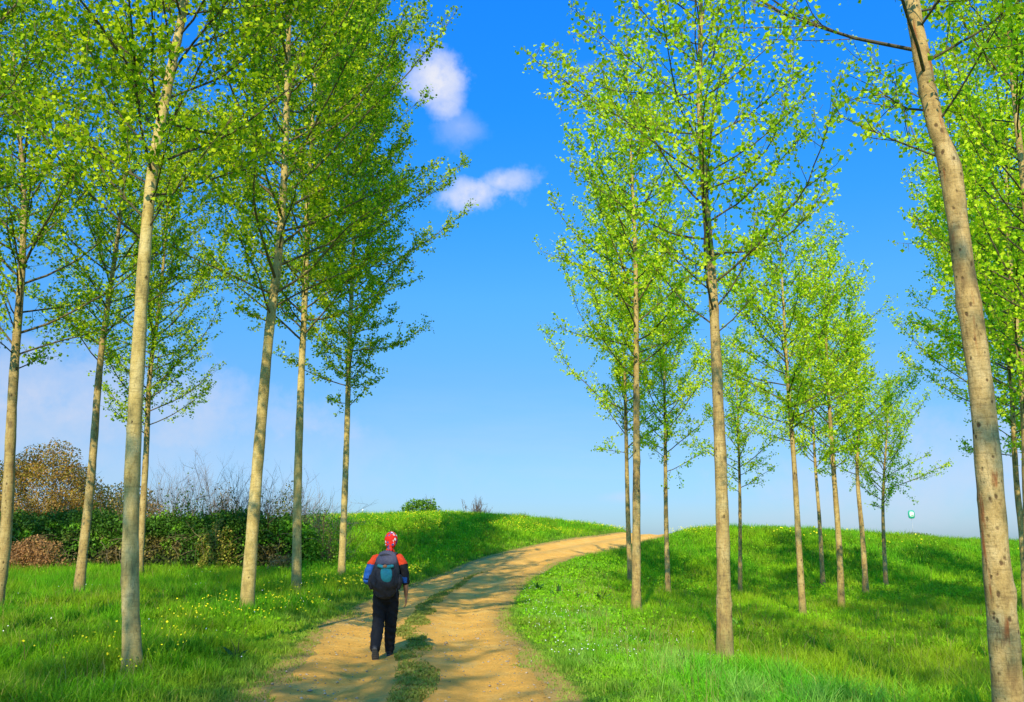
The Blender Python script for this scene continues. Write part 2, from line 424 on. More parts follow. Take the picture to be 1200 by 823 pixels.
acc = Acc(); n = 1500
yy = rng.uniform(7, 34, n); i = np.clip(np.searchsorted(fine[:, 1], yy), 0, len(fine) - 1)
o_ = np.where(rng.random(n) < .5, rng.uniform(-1.75, 1.75, n), np.sign(rng.normal(size=n)) * rng.uniform(1.0, 1.75, n))
x = fine[i, 0] + fn[i, 0] * o_; y = fine[i, 1] + fn[i, 1] * o_
zz = ground(x, y) + .035 - .045 * np.exp(-((np.abs(o_) - .78) / .32) ** 2) + .03 * np.exp(-(o_ / .28) ** 2)
leaves(acc, np.stack([x, y, zz], 1), rng.uniform(.02, .055, n), np.array([.26, .15, .05]) * rng.uniform(.4, 1.5, (n, 1)), 0, rng, np.stack([0 * x, 0 * x, -.2 + 0 * x], 1) * 0, .6)
v_ = acc.v[0].reshape(n, 4, 3); v_[:, :, 2] = zz[:, None] + (v_[:, :, 2] - zz[:, None]) * .25
tag(acc.build('leaf_litter', M_petal), 'dry brown leaf scraps lying on the track', 'leaf litter', kind='stuff')

# ------------------------------------------------------------------ grass
def blades(acc, x, y, z, h, w, col, lean=.45, seg2=True, g=rng):
    n = len(x)
    az = g.uniform(0, 2 * PI, n); la = g.uniform(0, 2 * PI, n)
    wx = np.cos(az) * w * .5; wy = np.sin(az) * w * .5
    ln = lean * g.uniform(.2, 1.3, n)
    lx = np.cos(la) * ln * h; ly = np.sin(la) * ln * h
    b = np.stack([x, y, z], 1); W = np.stack([wx, wy, 0 * wx], 1)
    if seg2:
        mid = b + np.stack([lx * .3, ly * .3, h * .55], 1); tip = b + np.stack([lx, ly, h * (1 - ln * .35)], 1)
        v = np.stack([b - W, b + W, mid + W * .8, mid - W * .8, tip], 1).reshape(-1, 3)
        i = np.arange(n)[:, None] * 5
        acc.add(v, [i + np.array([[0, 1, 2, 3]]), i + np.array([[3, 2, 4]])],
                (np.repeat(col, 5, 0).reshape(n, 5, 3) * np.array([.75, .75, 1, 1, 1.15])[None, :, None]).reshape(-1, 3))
    else:
        tip = b + np.stack([lx, ly, h], 1)
        v = np.stack([b - W, b + W, tip], 1).reshape(-1, 3)
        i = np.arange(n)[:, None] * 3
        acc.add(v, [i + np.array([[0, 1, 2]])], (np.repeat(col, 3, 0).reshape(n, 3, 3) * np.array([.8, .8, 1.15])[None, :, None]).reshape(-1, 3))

G_deep = np.array([.05, .25, .010]); G_mid = np.array([.17, .46, .010]); G_yel = np.array([.33, .60, .014])
G_dry = np.array([.48, .42, .11]); G_olive = np.array([.30, .36, .02]); G_fresh = np.array([.20, .57, .018]); G_pale = np.array([.42, .62, .14])

def scatter(y0, y1, dens, tuft=3):
    out_ = []
    for a in np.arange(y0, y1, 1.0):
        hw0 = (a + 1) * .66 + 3.0
        n = int(dens * 2 * hw0 / tuft)
        out_.append(np.stack([rng.uniform(-hw0, hw0, n), rng.uniform(a, a + 1, n)], 1))
    p = np.concatenate(out_)
    p = np.repeat(p, tuft, 0) + rng.normal(0, .018 + .0006 * y0, (len(p) * tuft, 2))
    return p[:, 0], p[:, 1]

def grass_zone(acc, y0, y1, dens, wid, seg2, hs=1.0):
    x, y = scatter(y0, y1, dens)
    sdv, alv = path_sd(x, y)
    hlf = np.where(sdv < 0, path_half(alv, 0), path_half(alv, 1))
    e = np.abs(sdv) - hlf
    left = sdv < 0
    patch = fbm(x * .35, y * .35, 51); patch2 = fbm(x * 1.3, y * 1.3, 52); fine_ = vnoise(x * 4, y * 4, 53)
    edge = sstep(0.0, 1.3, e + (fine_ - .5) * .5)
    tall = np.where(left, .26 + .20 * (patch2 - .4) + .10 * sstep(16, 26, y), .15 + .12 * (patch2 - .4))
    grove = sstep(1.6, 3.8, sdv - hlf) * (~left) * (1 - sstep(36, 42, y))
    tall = tall + grove * .12
    wet = (~left) * sstep(.8, 2.0, e) * (1 - sstep(10.5, 12.5, y)) * (1 - sstep(2.8, 4.2, x))
    tall = tall + wet * .14
    bank = (y > 39) | ((y > 33) & left)
    tall = np.where(bank, .24 + .14 * patch2, tall)
    h = (.05 + (tall * (.5 + 1.05 * vnoise(x * 2.6, y * 2.6, 57)) - .05) * edge) * rng.uniform(.55, 1.25, len(x)) * hs
    # colours
    t = np.clip((patch - .5) * 3.2 + .45, 0, 1)[:, None]
    cL = G_mid * (1 - t) + G_yel * .85 * t
    cR = G_fresh * 1.1 * (1 - t) + (G_yel * 1.1) * t
    cG = G_yel * 1.1 * t + (G_olive * .5 + G_yel * .5) * (1 - t)
    c = np.where(left[:, None], cL, cR * (1 - grove[:, None]) + cG * grove[:, None])
    c = c * (1 - wet[:, None]) + np.array([.14, .52, .02]) * wet[:, None]
    cB = G_fresh * .9 * (1 - t) + G_yel * t
    c = np.where(bank[:, None], cB, c)
    d2 = (sstep(.48, .72, patch2) * 1.0)[:, None]
    c = c * (1 - d2 * .62) + G_deep * d2 * .62
    ol = (sstep(.5, .68, fbm(x * .8 + 40, y * .8, 58)) * edge)[:, None]
    c = c * (1 - ol * .45) + G_olive * ol * .45
    pale = ((~left) * sstep(.5, 1.0, e) * (1 - sstep(2.0, 3.2, e)) * (y < 38) * sstep(.45, .65, fine_))[:, None]
    c = c * (1 - pale * .5) + G_pale * pale * .5
    dry = ((1 - edge) * .5)[:, None] + (rng.random(len(x)) < .05)[:, None] * .7
    dry = np.clip(dry, 0, .9)
    c = c * (1 - dry) + (G_dry * .8) * dry
    c = c * rng.uniform(.7, 1.3, (len(x), 1))
    # keep: outside the track; thinning toward the bare edge
    keep = (e > -.08 + .30 * (fine_ - .3)) & (rng.random(len(x)) < (.6 + .4 * sstep(-.1, .6, e)))
    # behind the crest nothing is seen
    x, y, h, c, sdv = x[keep], y[keep], h[keep], c[keep], sdv[keep]
    z = ground_full(x, y, sdv)
    blades(acc, x, y, z, h, wid * rng.uniform(.6, 1.4, len(x)), c, .55, seg2)
acc = Acc()
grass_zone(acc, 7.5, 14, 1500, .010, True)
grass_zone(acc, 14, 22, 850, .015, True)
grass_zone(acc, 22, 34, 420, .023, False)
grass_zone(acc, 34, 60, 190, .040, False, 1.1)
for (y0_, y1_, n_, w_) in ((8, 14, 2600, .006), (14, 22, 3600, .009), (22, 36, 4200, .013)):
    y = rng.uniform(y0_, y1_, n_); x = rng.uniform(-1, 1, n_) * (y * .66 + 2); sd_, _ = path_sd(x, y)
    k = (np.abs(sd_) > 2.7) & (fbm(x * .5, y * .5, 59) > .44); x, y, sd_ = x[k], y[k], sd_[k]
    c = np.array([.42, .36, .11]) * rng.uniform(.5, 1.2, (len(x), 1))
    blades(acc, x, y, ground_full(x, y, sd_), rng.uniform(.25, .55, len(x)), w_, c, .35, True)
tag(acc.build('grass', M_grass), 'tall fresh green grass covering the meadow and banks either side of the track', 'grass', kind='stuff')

# middle strip of the track
acc = Acc()
n = 52000
a = rng.uniform(6, 33, n); a = 6 + (a - 6) * rng.uniform(.35, 1, n)
i = np.searchsorted(fine[:, 1], a); i = np.clip(i, 0, len(fine) - 1)
wob = (vnoise(a * .8, a * 0, 61) - .5) * .3 - .08
hw = .07 + .17 * vnoise(a * .9, a * 0 + 3, 62)
hw *= 1 - sstep(27, 33, a)
o_ = rng.normal(0, .62, n) * hw + wob
dn = .55 * fbm(a * 1.3, o_ * 1.5, 63) + .45 * fbm(a * 6, o_ * 9, 64)
k = (np.abs(o_ - wob) < hw * 1.25) & (dn + .30 * rng.random(n) > .64) 
i = i[k]; o_ = o_[k]; a = a[k]; dn = dn[k]
x = fine[i, 0] + fn[i, 0] * o_; y = fine[i, 1] + fn[i, 1] * o_
t = np.clip(.45 + rng.random((len(x), 1)) * .6, 0, 1)
c = (G_mid * .85) * (1 - t) + (G_dry * .75) * t
blades(acc, x, y, ground(x, y) + .02, rng.uniform(.015, .07, len(x)) * (1 + .5 * (dn > .6)), .014 + .0006 * a, c * rng.uniform(.7, 1.25, (len(x), 1)), .9, True)
tag(acc.build('grass_strip', M_grass), 'short worn grass growing between the two wheel tracks', 'grass', kind='stuff')

# low broad-leaved weeds (clover, nettles) in patches
acc = Acc()
def weeds(y0, y1, n, size, fn_keep, hmax, colr):
    hw_ = y1 * .66 + 2
    x = rng.uniform(-hw_, hw_, n); y = rng.uniform(y0, y1, n)
    sdv, alv = path_sd(x, y)
    k = (np.abs(sdv) > 1.95) & fn_keep(x, y, sdv) & (np.abs(x) < y * .66 + 2)
    x, y, sdv = x[k], y[k], sdv[k]
    hh = hmax * (.3 + .7 * fbm(x * 1.1, y * 1.1, 71)) * rng.uniform(.4, 1, len(x)) * sstep(1.8, 3.0, np.abs(sdv))
    z = ground_full(x, y, sdv) + hh + .02
    t = fbm(x * .6, y * .6, 75)[:, None]
    c = (colr[0] * (1 - t) + colr[1] * t) * rng.uniform(.6, 1.35, (len(x), 1))
    leaves(acc, np.stack([x, y, z], 1), size * rng.uniform(.6, 1.4, len(x)), c, -.5, wide=.8)
weeds(8, 17, 90000, .026, lambda x, y, s: (fbm(x * .5, y * .5, 72) > .47), .20, (G_mid, G_yel))
weeds(14, 30, 70000, .05, lambda x, y, s: (fbm(x * .4, y * .4, 73) > .45), .26, (G_mid, G_yel))
weeds(30, 60, 110000, .085, lambda x, y, s: (fbm(x * .3, y * .3, 74) > .36), .42, (G_fresh * .8, G_yel))
weeds(31, 50, 40000, .10, lambda x, y, s: (s < 0) & (x > -13) & (x < 2), .5, (G_fresh * .9, G_yel * .9))
weeds(16, 40, 110000, .055, lambda x, y, s: (s > 1.9) & (fbm(x * .7, y * .7, 76) > .42), .34, (G_fresh, G_yel * 1.15))
tag(acc.build('ground_weeds', M_grass), 'low leafy weeds and clover mixed through the grass', 'weeds', kind='stuff')

# wild flowers
acc = Acc()
def flowers(n, xr, yr, keep, size, col, hh):
    x = rng.uniform(*xr, n); y = rng.uniform(*yr, n)
    sdv, alv = path_sd(x, y); k = keep(x, y, sdv) & (np.abs(sdv) > 1.9); x, y, sdv = x[k], y[k], sdv[k]
    z = ground_full(x, y, sdv) + hh * rng.uniform(.6, 1.15, len(x))
    m_ = len(x); p = np.stack([x, y, z], 1)
    nn = unit(rng.normal(0, .5, (m_, 3)) + np.array([0, -.7, .9])); a_ = unit(np.cross(nn, rng.normal(size=(m_, 3)))); b_ = np.cross(nn, a_)
    s_ = size * rng.uniform(.6, 1.3, (m_, 1))
    an = np.linspace(0, 2 * PI, 6, endpoint=False)
    v = p[:, None] + s_[:, None] * .5 * (np.cos(an)[None, :, None] * a_[:, None] + np.sin(an)[None, :, None] * b_[:, None])
    c = np.asarray(col) * rng.uniform(.8, 1.15, (m_, 1))
    acc.add(v.reshape(-1, 3), [np.arange(m_ * 6).reshape(-1, 6)], np.repeat(c, 6, 0))
    q = p - np.array([0, 0, 1.]) * hh
    v = np.stack([p, q + np.array([.003, 0, 0]), q - np.array([.003, 0, 0])], 1).reshape(-1, 3)
    acc.add(v, [np.arange(m_ * 3).reshape(-1, 3)], np.tile(np.array([.06, .17, .02]), (m_ * 3, 1)))
YEL = (.80, .72, .01); WHI = (.75, .75, .68)
flowers(1300, (-7, -2), (9, 27), lambda x, y, s: (s > -4.6) & (s < -2.1) & (vnoise(x * .7, y * .5, 81) > .45), .028, YEL, .38)
flowers(1500, (-9, -2.5), (24, 33), lambda x, y, s: (s < -2.2) & (s > -5) & (vnoise(x * .7, y * .5, 85) > .3), .06, YEL, .4)
flowers(110, (-12, -2), (9, 30), lambda x, y, s: s < -2, .022, WHI, .4)
flowers(1600, (.3, 5), (12, 34), lambda x, y, s: (s < 5) & (vnoise(x * .9, y * .6, 82) > .5), .018, WHI, .16)
flowers(6000, (-12, 16), (46, 60), lambda x, y, s: (ground(x, y) > 1.9) & (fbm(x * .3, y * .3, 83) > .44), .045, YEL, .36)
flowers(250, (14, 34), (49, 56), lambda x, y, s: (vnoise(x * .4, y * .4, 84) > .45), .09, YEL, .35)
tag(acc.build('wildflowers', M_petal), 'tiny yellow and white wildflowers dotted through the grass', 'wildflowers', kind='stuff')

# ------------------------------------------------------------------ trees
LC = {
 'L': (np.array([.37, .58, .010]), np.array([.74, .86, .018]), np.array([.11, .29, .010])),
 'R': (np.array([.52, .80, .015]), np.array([.80, .95, .040]), np.array([.22, .52, .012])),
}
def poplar(label, pix, Y, r0, H, hb, Lm, nbr, kind, bark, dens=1.0, leafsz=.075, catkins=False, seed=0, group=None, xy=None, shape=.75, low=None, bend=None, clear=None):
    g = np.random.default_rng(1000 + seed)
    nbr = int(nbr * (1.3 if kind == 'L' else 1.15)); dens *= .86 if kind == 'L' else 1.0; Lm *= 1.5 if kind == 'L' else 1.36; leafsz *= .88; hb *= .93 if kind == 'L' else .92
    if pix is not None:
        ctrl = np.array([P(a, b, Y) for a, b in pix])
        bx = ctrl[0, 0]; bz = gz(bx, Y)
        if ctrl[0, 2] > bz - .05: ctrl = np.vstack([[ctrl[0, 0] - (ctrl[1, 0] - ctrl[0, 0]) * .1, Y, bz - .12], ctrl])
        base = np.array([bx, Y, bz])
        # the stem wanders a little in depth too
        ctrl[:, 1] += .10 * np.sin((ctrl[:, 2] - bz) * .7 + seed)
    else:
        bx, by = xy; bz = gz(bx, by); base = np.array([bx, by, bz])
        ctrl = np.array([[bx, by, bz - .12], [bx + g.normal(0, .1), by, bz + 4], [bx + g.normal(0, .2), by + g.normal(0, .2), bz + 8]])
    top = bz + H
    d_ = unit(ctrl[-1] - ctrl[-2]); d_ = unit(d_ * .6 + np.array([0, 0, 1.]))
    while ctrl[-1, 2] < top - 2.2:
        d_ = unit(d_ + g.normal(0, .05, 3) + np.array([0, 0, .25])); ctrl = np.vstack([ctrl, ctrl[-1] + d_ * 1.6])
    ctrl = np.vstack([ctrl, ctrl[-1] + unit(d_ + np.array([0, 0, .5])) * (top - ctrl[-1, 2])])
    pts = catmull(ctrl, 14)
    s = np.concatenate([[0], np.cumsum(np.linalg.norm(np.diff(pts, axis=0), axis=1))])
    step = .07 if Y < 15 else .16
    q = np.arange(0, s[-1], step)
    pts = np.stack([np.interp(q, s, pts[:, k]) for k in range(3)], 1)
    hh = pts[:, 2] - bz
    rad = r0 * np.clip(1 - np.clip(hh, 0, None) / H, 0.02, 1) ** .85 * (1 + .35 * np.exp(-np.clip(hh, 0, None) / .30))
    rad *= 1 + .03 * np.sin(q * 5.1 + seed) + .02 * np.sin(q * 13.7)
    tr = Acc()
    sides = 28 if Y < 15 else 12
    tube(tr, pts, rad, sides, (0, 0, 0))
    # knots: small swellings and root flare
    v = tr.v[0].astype(float).reshape(len(pts), sides, 3); cen = pts[:, None]
    dirv = v - cen
    angs = np.linspace(0, 2 * PI, sides, endpoint=False)
    disp = np.zeros((len(pts), sides))
    for k in range(int(H * (5 if Y < 15 else 2))):
        h0 = g.uniform(.2, H * .8); a0 = g.uniform(0, 2 * PI)
        da = np.angle(np.exp(1j * (angs - a0)))
        disp += g.uniform(.05, .17) * np.exp(-((hh[:, None] - h0) / .045) ** 2 - (da[None] / .30) ** 2)
    disp += (.07 * np.sin(angs * 3 + seed) + .05 * np.sin(angs * 5 + seed * 2))[None] * np.exp(-np.clip(hh, 0, None) / .35)[:, None]
    disp += .035 * (vnoise(np.repeat(hh[:, None] * 4, sides, 1), np.repeat(angs[None] * 1.6, len(hh), 0), seed + 5) - .5)
    if bend is not None:      # callused collar where an old fork was lost
        for (h0, am, wd) in bend: disp += am * np.exp(-((hh[:, None] - h0) / wd) ** 2) * (1 + .35 * np.sin(angs * 2 + 1)[None])
    tr.v[0] = (cen + dirv * (1 + disp[..., None])).reshape(-1, 3).astype(np.float32)
    root = empty('poplar_tree', base); tag(root, label, 'tree', group)
    lp = []; tipo = []; cat = []
    def trunk_at(h):
        k = np.clip(np.searchsorted(hh, h), 1, len(hh) - 1); return pts[k], rad[k]
    az = g.uniform(0, 2 * PI); tilt = g.uniform(-6, 6)
    for b in range(nbr):
        t = (b + g.uniform(0, .8)) / nbr
        h = hb + (H - .5 - hb) * t ** .93
        c0, rr = trunk_at(h)
        az += 2.4 + g.normal(0, .35)
        prof = (1 - t) ** shape * (.55 + .75 * min(1, t * 4.5)) if low is None else (1 - t) ** shape * (low + (1.25 - low) * min(1, t * 4.5))
        if kind == 'R': prof = (.42 + .72 * math.sin(PI * t ** .7)) * (1 - t) ** .28
        Lb = max(.35, Lm * prof * g.uniform(.45, 1.25))
        el = R(g.uniform(8, 44) + (26 if kind == 'L' else 20) * t + tilt)
        d = np.array([math.cos(az) * math.cos(el), math.sin(az) * math.cos(el), math.sin(el)])
        nseg = max(4, int(Lb / .3)); pp = [c0.copy()]; dd = d.copy(); dirs = [dd]
        for k in range(nseg):
            dd = unit(dd + np.array([0, 0, .04 + .05 * t]) + g.normal(0, .075, 3)); pp.append(pp[-1] + dd * Lb / nseg); dirs.append(dd)
        pp = np.array(pp); fr = np.linspace(0, 1, len(pp))
        rb = min(rr * .4, .006 + .0065 * Lb) * (.6 if Y < 15 else .85)
        tube(tr, pp, rb * (1 - fr) ** .8 + .003, 5, (.85 if rb > .02 else 1.,) * 3)
        # side shoots
        nl = int(Lb / .17 * dens) + 2
        for j in range(nl):
            f = g.uniform(.12, 1.0) if Lb > 1 else g.uniform(.05, 1)
            k = min(int(f * nseg), nseg - 1); a0 = pp[k] + (pp[k + 1] - pp[k]) * (f * nseg - k)
            ll = g.uniform(.2, .85) * (.25 + .9 * (1 - f)) * min(Lb, 2.6) * .62 + .12
            sdn = unit(dirs[k] * .75 + g.normal(0, .55, 3) + np.array([0, 0, .12]))
            ns = 3; q_ = [a0]; s_ = sdn
            for _ in range(ns):
                s_ = unit(s_ + np.array([0, 0, .10]) + g.normal(0, .08, 3)); q_.append(q_[-1] + s_ * ll / ns)
            q_ = np.array(q_)
            if Y < 45: tube(tr, q_, np.array([.006, .005, .004, .002]), 3, (.85,) * 3)
            m_ = int((ll / .050 + 2) * 1.7 * dens)
            u_ = g.uniform(.1, 1, m_) * ns; kk = np.minimum(u_.astype(int), ns - 1)
            lp.append(q_[kk] + (q_[kk + 1] - q_[kk]) * (u_ - kk)[:, None])
            if catkins and g.random() < .5: cat.append(q_[g.integers(1, 4)] + g.normal(0, .03, 3))
        m_ = int(Lb * 12 * dens)
        u_ = (g.uniform(.3, 1, m_)) * nseg; kk = np.minimum(u_.astype(int), nseg - 1)
        lp.append(pp[kk] + (pp[kk + 1] - pp[kk]) * (u_ - kk)[:, None])
    lp = np.concatenate(lp)
    if clear is not None: lp = lp[~clear(lp)]
    tr.build('trunk', bark, root, smooth=True, origin=base)
    lf = Acc()
    n = len(lp)
    lp = lp + g.normal(0, .055, (n, 3))
    c1, c2, c3 = LC[kind]
    t = np.clip(.55 + .55 * (vnoise(lp[:, 0] * 1.3 + seed, lp[:, 2] * 1.3 + lp[:, 1], 90) - .5) * 2 + g.normal(0, .22, n), 0, 1)[:, None]
    c = c1 * (1 - t) + c2 * t
    dk = (g.random((n, 1)) < (.40 if kind == 'L' else .24)); c = np.where(dk, c3 * (1 - t * .5) + c1 * t * .5, c) * g.uniform(.8, 1.2, (n, 1))
    outv = unit(lp - np.array([base[0], base[1], 0]) * np.array([1, 1, 0]) - np.array([0, 0, 1.]) * lp[:, 2:3]) * .5
    leaves(lf, lp, leafsz * g.uniform(.5, 1.35, n), c, .25, g, outv, .95)
    lf.build('crown', M_leaf, root, origin=base)
    if cat:
        ca = Acc(); cp_ = np.array(cat); m_ = len(cp_)
        for rep in range(2):
            ln = g.uniform(.07, .15, m_); o2 = cp_ + g.normal(0, .02, (m_, 3)) * rep
            an = g.uniform(0, PI, m_); w = np.stack([np.cos(an), np.sin(an), 0 * an], 1) * .004
            e_ = o2 + np.stack([g.normal(0, .008, m_), g.normal(0, .008, m_), -ln], 1)
            v = np.stack([o2 - w, o2 + w, e_ + w * .5, e_ - w * .5], 1).reshape(-1, 3)
            ca.add(v, [np.arange(m_ * 4).reshape(-1, 4)], np.tile(np.array([.22, .17, .04]), (m_ * 4, 1)))
        ca.build('catkins', M_twig, root, origin=base)['kind'] = 'stuff'
    return root

GL = 'poplars in the planted rows left of the track'
GR = 'poplars in the grove right of the track'
T = poplar
# left side
T('nearest left poplar with thick smooth pale trunk rising from grass beside the yellow flowers', [(152, 806), (149, 640), (163, 430), (180, 220), (197, 100), (212, 10)], 10.4, .102, 16.5, 5.6, 2.7, 64, 'L', M_barkL, 1.2, .075, seed=1, group=GL, shape=.5)
T('leaning grey-tan poplar at the left verge with yellow flowers round its foot', [(287, 724), (298, 600), (315, 400), (325, 300), (333, 190), (338, 80)], 17.5, .134, 20, 6.2, 3.0, 70, 'L', M_barkL, 1.2, .08, seed=2, group=GL, shape=.4, low=.7)
T('straight poplar with dark shade bands on its trunk, third back along the left verge', [(347, 702), (350, 560), (353, 420), (358, 330), (362, 230), (368, 100)], 24, .132, 21, 7.4, 3.2, 70, 'L', M_barkL, 1.2, .085, seed=3, group=GL, shape=.35, low=.8)
T('farthest poplar of the left verge, low leafy tuft on its stem above the mound', [(400, 688), (405, 540), (410, 400), (414, 300), (417, 200), (422, 100)], 30.5, .126, 24.5, 6.4, 2.95, 92, 'L', M_barkL, 1.25, .095, seed=4, group=GL, shape=.32, low=.45)
T('slender yellowish poplar between the left edge tree and the nearest thick trunk', [(93, 706), (105, 560), (115, 440), (126, 370), (138, 290), (146, 200)], 22, .122, 15.5, 6.2, 2.7, 46, 'L', M_barkM, 1.0, .08, seed=5, group=GL, shape=.6)
T('poplar before the hedge half hidden by the nearest thick trunk, low drooping branches', [(163, 674), (170, 540), (177, 440), (187, 350), (198, 230)], 30, .125, 18, 5.2, 3.2, 60, 'L', M_barkM, 1.1, .09, seed=6, group=GL, shape=.6, low=.7)
T('poplar cut by the left edge of the photo in front of the russet bush', [(-9, 722), (4, 620), (18, 450), (27, 300), (24, 200), (16, 100)], 18, .128, 15, 5.2, 2.8, 48, 'L', M_barkM, 1.05, .08, seed=7, group=GL, shape=.55)
T('overhead poplar whose branches hang into the top left corner, trunk outside the photo', None, 8, .16, 15, 5.6, 2.8, 50, 'L', M_barkL, 1.1, .075, seed=8, group=GL, xy=(-8.6, 11.0), shape=.5)
T('poplar left of the photo whose crown fills the gap behind the left edge trunk', None, 26, .16, 19, 7.5, 3.2, 60, 'L', M_barkL, 1.1, .09, seed=9, group=GL, xy=(-21.5, 27.5), shape=.5)
T('distant poplar behind the left row with its crown showing between the slender trunks', None, 33, .16, 19, 11, 3.1, 50, 'L', M_barkL, 1.1, .09, seed=10, group=GL, xy=(-26.0, 34.0), shape=.5)
T('poplar beside the photographer on the left verge, only its shade reaches the picture', None, 6, .16, 12, 5.4, 1.8, 30, 'L', M_barkL, .8, .08, seed=11, group=GL, xy=(-6.6, -0.8), shape=.6)
T('poplar behind the photographer on the left verge, shading the near track', None, 6, .16, 16.5, 5.4, 3.0, 46, 'L', M_barkL, 1.0, .08, seed=12, group=GL, xy=(-4.2, -6.5), shape=.6)
T('poplar out of view to the left of the photographer, shading the left meadow', None, 6, .13, 13, 5.4, 2.0, 26, 'L', M_barkL, .8, .08, seed=13, group=GL, xy=(-7.9, .6), shape=.6)
T('poplar out of view on the right beside the photographer, shading the near right shoulder', None, 6, .13, 14, 6.0, 2.0, 20, 'R', M_barkM, .8, .08, seed=37, group=GR, xy=(3.3, -1.6), shape=.6)
# right side
T('nearest right poplar, thick scarred trunk with an elbow bend high up', [(1190, 850), (1178, 740), (1165, 640), (1145, 470), (1124, 330), (1114, 245), (1108, 197), (1095, 155), (1087, 112), (1078, 50), (1072, 0)], 7.0, .114, 13.5, 5.3, 2.2, 38, 'R', M_barkR, 1.0, .058, True, seed=21, group=GR, bend=[(4.85, .15, .10), (4.62, .07, .22), (3.6, .08, .08), (2.9, .06, .06)], shape=.5)
T('dark-speckled poplar standing alone in the right foreground, long airy branches with catkins', [(850, 780), (845, 620), (841, 480), (836, 330), (827, 220), (820, 120), (820, 10)], 13, .108, 14.5, 5.1, 3.0, 50, 'R', M_barkM, .85, .08, True, seed=22, group=GR, shape=.45)
T('thick trunk of the close pair of poplars beside the track bend', [(745, 726), (746, 560), (746, 400), (744, 300), (740, 200), (736, 100)], 21, .112, 15.5, 6.0, 2.2, 62, 'R', M_barkM, .95, .085, seed=23, group=GR, shape=.55)
T('thin shaded trunk of the close pair of poplars beside the track bend', [(739, 697), (736, 600), (733, 480), (730, 380), (728, 290)], 32, .10, 15.5, 4.9, 3.2, 48, 'R', M_barkM, 1.0, .09, seed=24, group=GR, shape=.7)
T('slim poplar just right of the close pair, below the embankment', [(783, 701), (781, 600), (778, 440), (775, 340)], 30, .093, 12.5, 4.4, 2.3, 46, 'R', M_barkM, .95, .085, seed=25, group=GR)
T('slim poplar showing between the speckled foreground trunk and the tall bright poplar', [(868, 696), (867, 590), (864, 480), (861, 400)], 33, .085, 10.5, 4.0, 2.0, 38, 'R', M_barkM, .9, .085, seed=26, group=GR)
T('tall bright poplar with a leaning tan trunk in the middle of the right grove', [(943, 733), (936, 640), (929, 540), (923, 440), (917, 320), (911, 240)], 24, .096, 12.8, 4.9, 2.2, 52, 'R', M_barkM, .95, .08, seed=27, group=GR, shape=.6)
T('poplar with ringed tan trunk second to the right of the speckled foreground trunk', [(987, 723), (982, 640), (976, 540), (971, 440), (965, 340)], 28, .108, 12.6, 4.8, 2.1, 50, 'R', M_barkM, .95, .085, seed=28, group=GR, shape=.65)
T('thin grey poplar trunk between the two tan trunks at the embankment foot', [(964, 690), (960, 610), (956, 540), (950, 450)], 38, .10, 12.5, 5.2, 2.3, 40, 'R', M_barkM, .9, .09, seed=29, group=GR)
T('mottled poplar with a slightly crooked stem at the foot of the right embankment', [(1014, 700), (1011, 630), (1006, 560), (1005, 500), (999, 400)], 34, .112, 11.6, 4.9, 2.1, 44, 'R', M_barkM, .95, .085, seed=30, group=GR, shape=.65)
T('rightmost small poplar on the embankment foot, next to the far sign on a pole', [(1038, 691), (1036, 610), (1036, 560), (1040, 480)], 38, .098, 9.3, 3.6, 2.1, 44, 'R', M_barkM, .9, .085, seed=31, group=GR)
T('poplar stem crossing the upper right corner of the photo', [(1250, 900), (1228, 560), (1207, 330), (1198, 235), (1190, 110), (1183, 0)], 12, .095, 13, 4.6, 2.5, 46, 'R', M_barkM, 1.0, .075, True, seed=32, group=GR, shape=.5)
T('poplar at the right edge with a forked look, behind the elbowed trunk', [(1212, 745), (1203, 600), (1196, 460), (1187, 320), (1183, 240)], 18, .105, 14, 5.0, 2.7, 64, 'R', M_barkM, 1.1, .08, seed=33, group=GR, shape=.5)
T('poplar farther back just right of the elbowed trunk, low in the right edge', [(1203, 712), (1197, 640), (1189, 560), (1186, 440)], 25, .10, 15, 4.9, 2.9, 66, 'R', M_barkM, 1.1, .085, seed=34, group=GR, shape=.55)
T('poplar beyond the right edge whose leaves fill the sky behind the elbowed trunk', None, 20, .13, 15, 4.5, 3.0, 60, 'R', M_barkM, 1.1, .08, seed=35, group=GR, xy=(15.0, 20.5), shape=.5)
T('poplar at the back of the right grove, crown seen left of the elbowed trunk', None, 32, .13, 15.5, 5.2, 3.0, 60, 'R', M_barkM, 1.0, .09, seed=36, group=GR, xy=(20.3, 32.0), shape=.6)

acc = Acc()
for o in [o for o in COL.objects if o.name.startswith('poplar_tree') and o.location.y > 7]:
    n_ = 260; a_ = rng.uniform(0, 2 * PI, n_); rr_ = .13 + np.abs(rng.normal(0, .2, n_))
    x = o.location.x + np.cos(a_) * rr_; y = o.location.y + np.sin(a_) * rr_
    sd_, _ = path_sd(x, y); t_ = rng.random((n_, 1)); s_ = .012 + .0007 * o.location.y
    blades(acc, x, y, ground_full(x, y, sd_), rng.uniform(.08, .28, n_) * np.exp(-(rr_ - .13) * 1.2), s_, (G_mid * (1 - t_) + G_yel * t_) * (.6 + .6 * rng.random((n_, 1))), .7, True)
tag(acc.build('tuft_grass', M_grass), 'longer unmown grass tufts around the feet of the trunks', 'grass', kind='stuff')

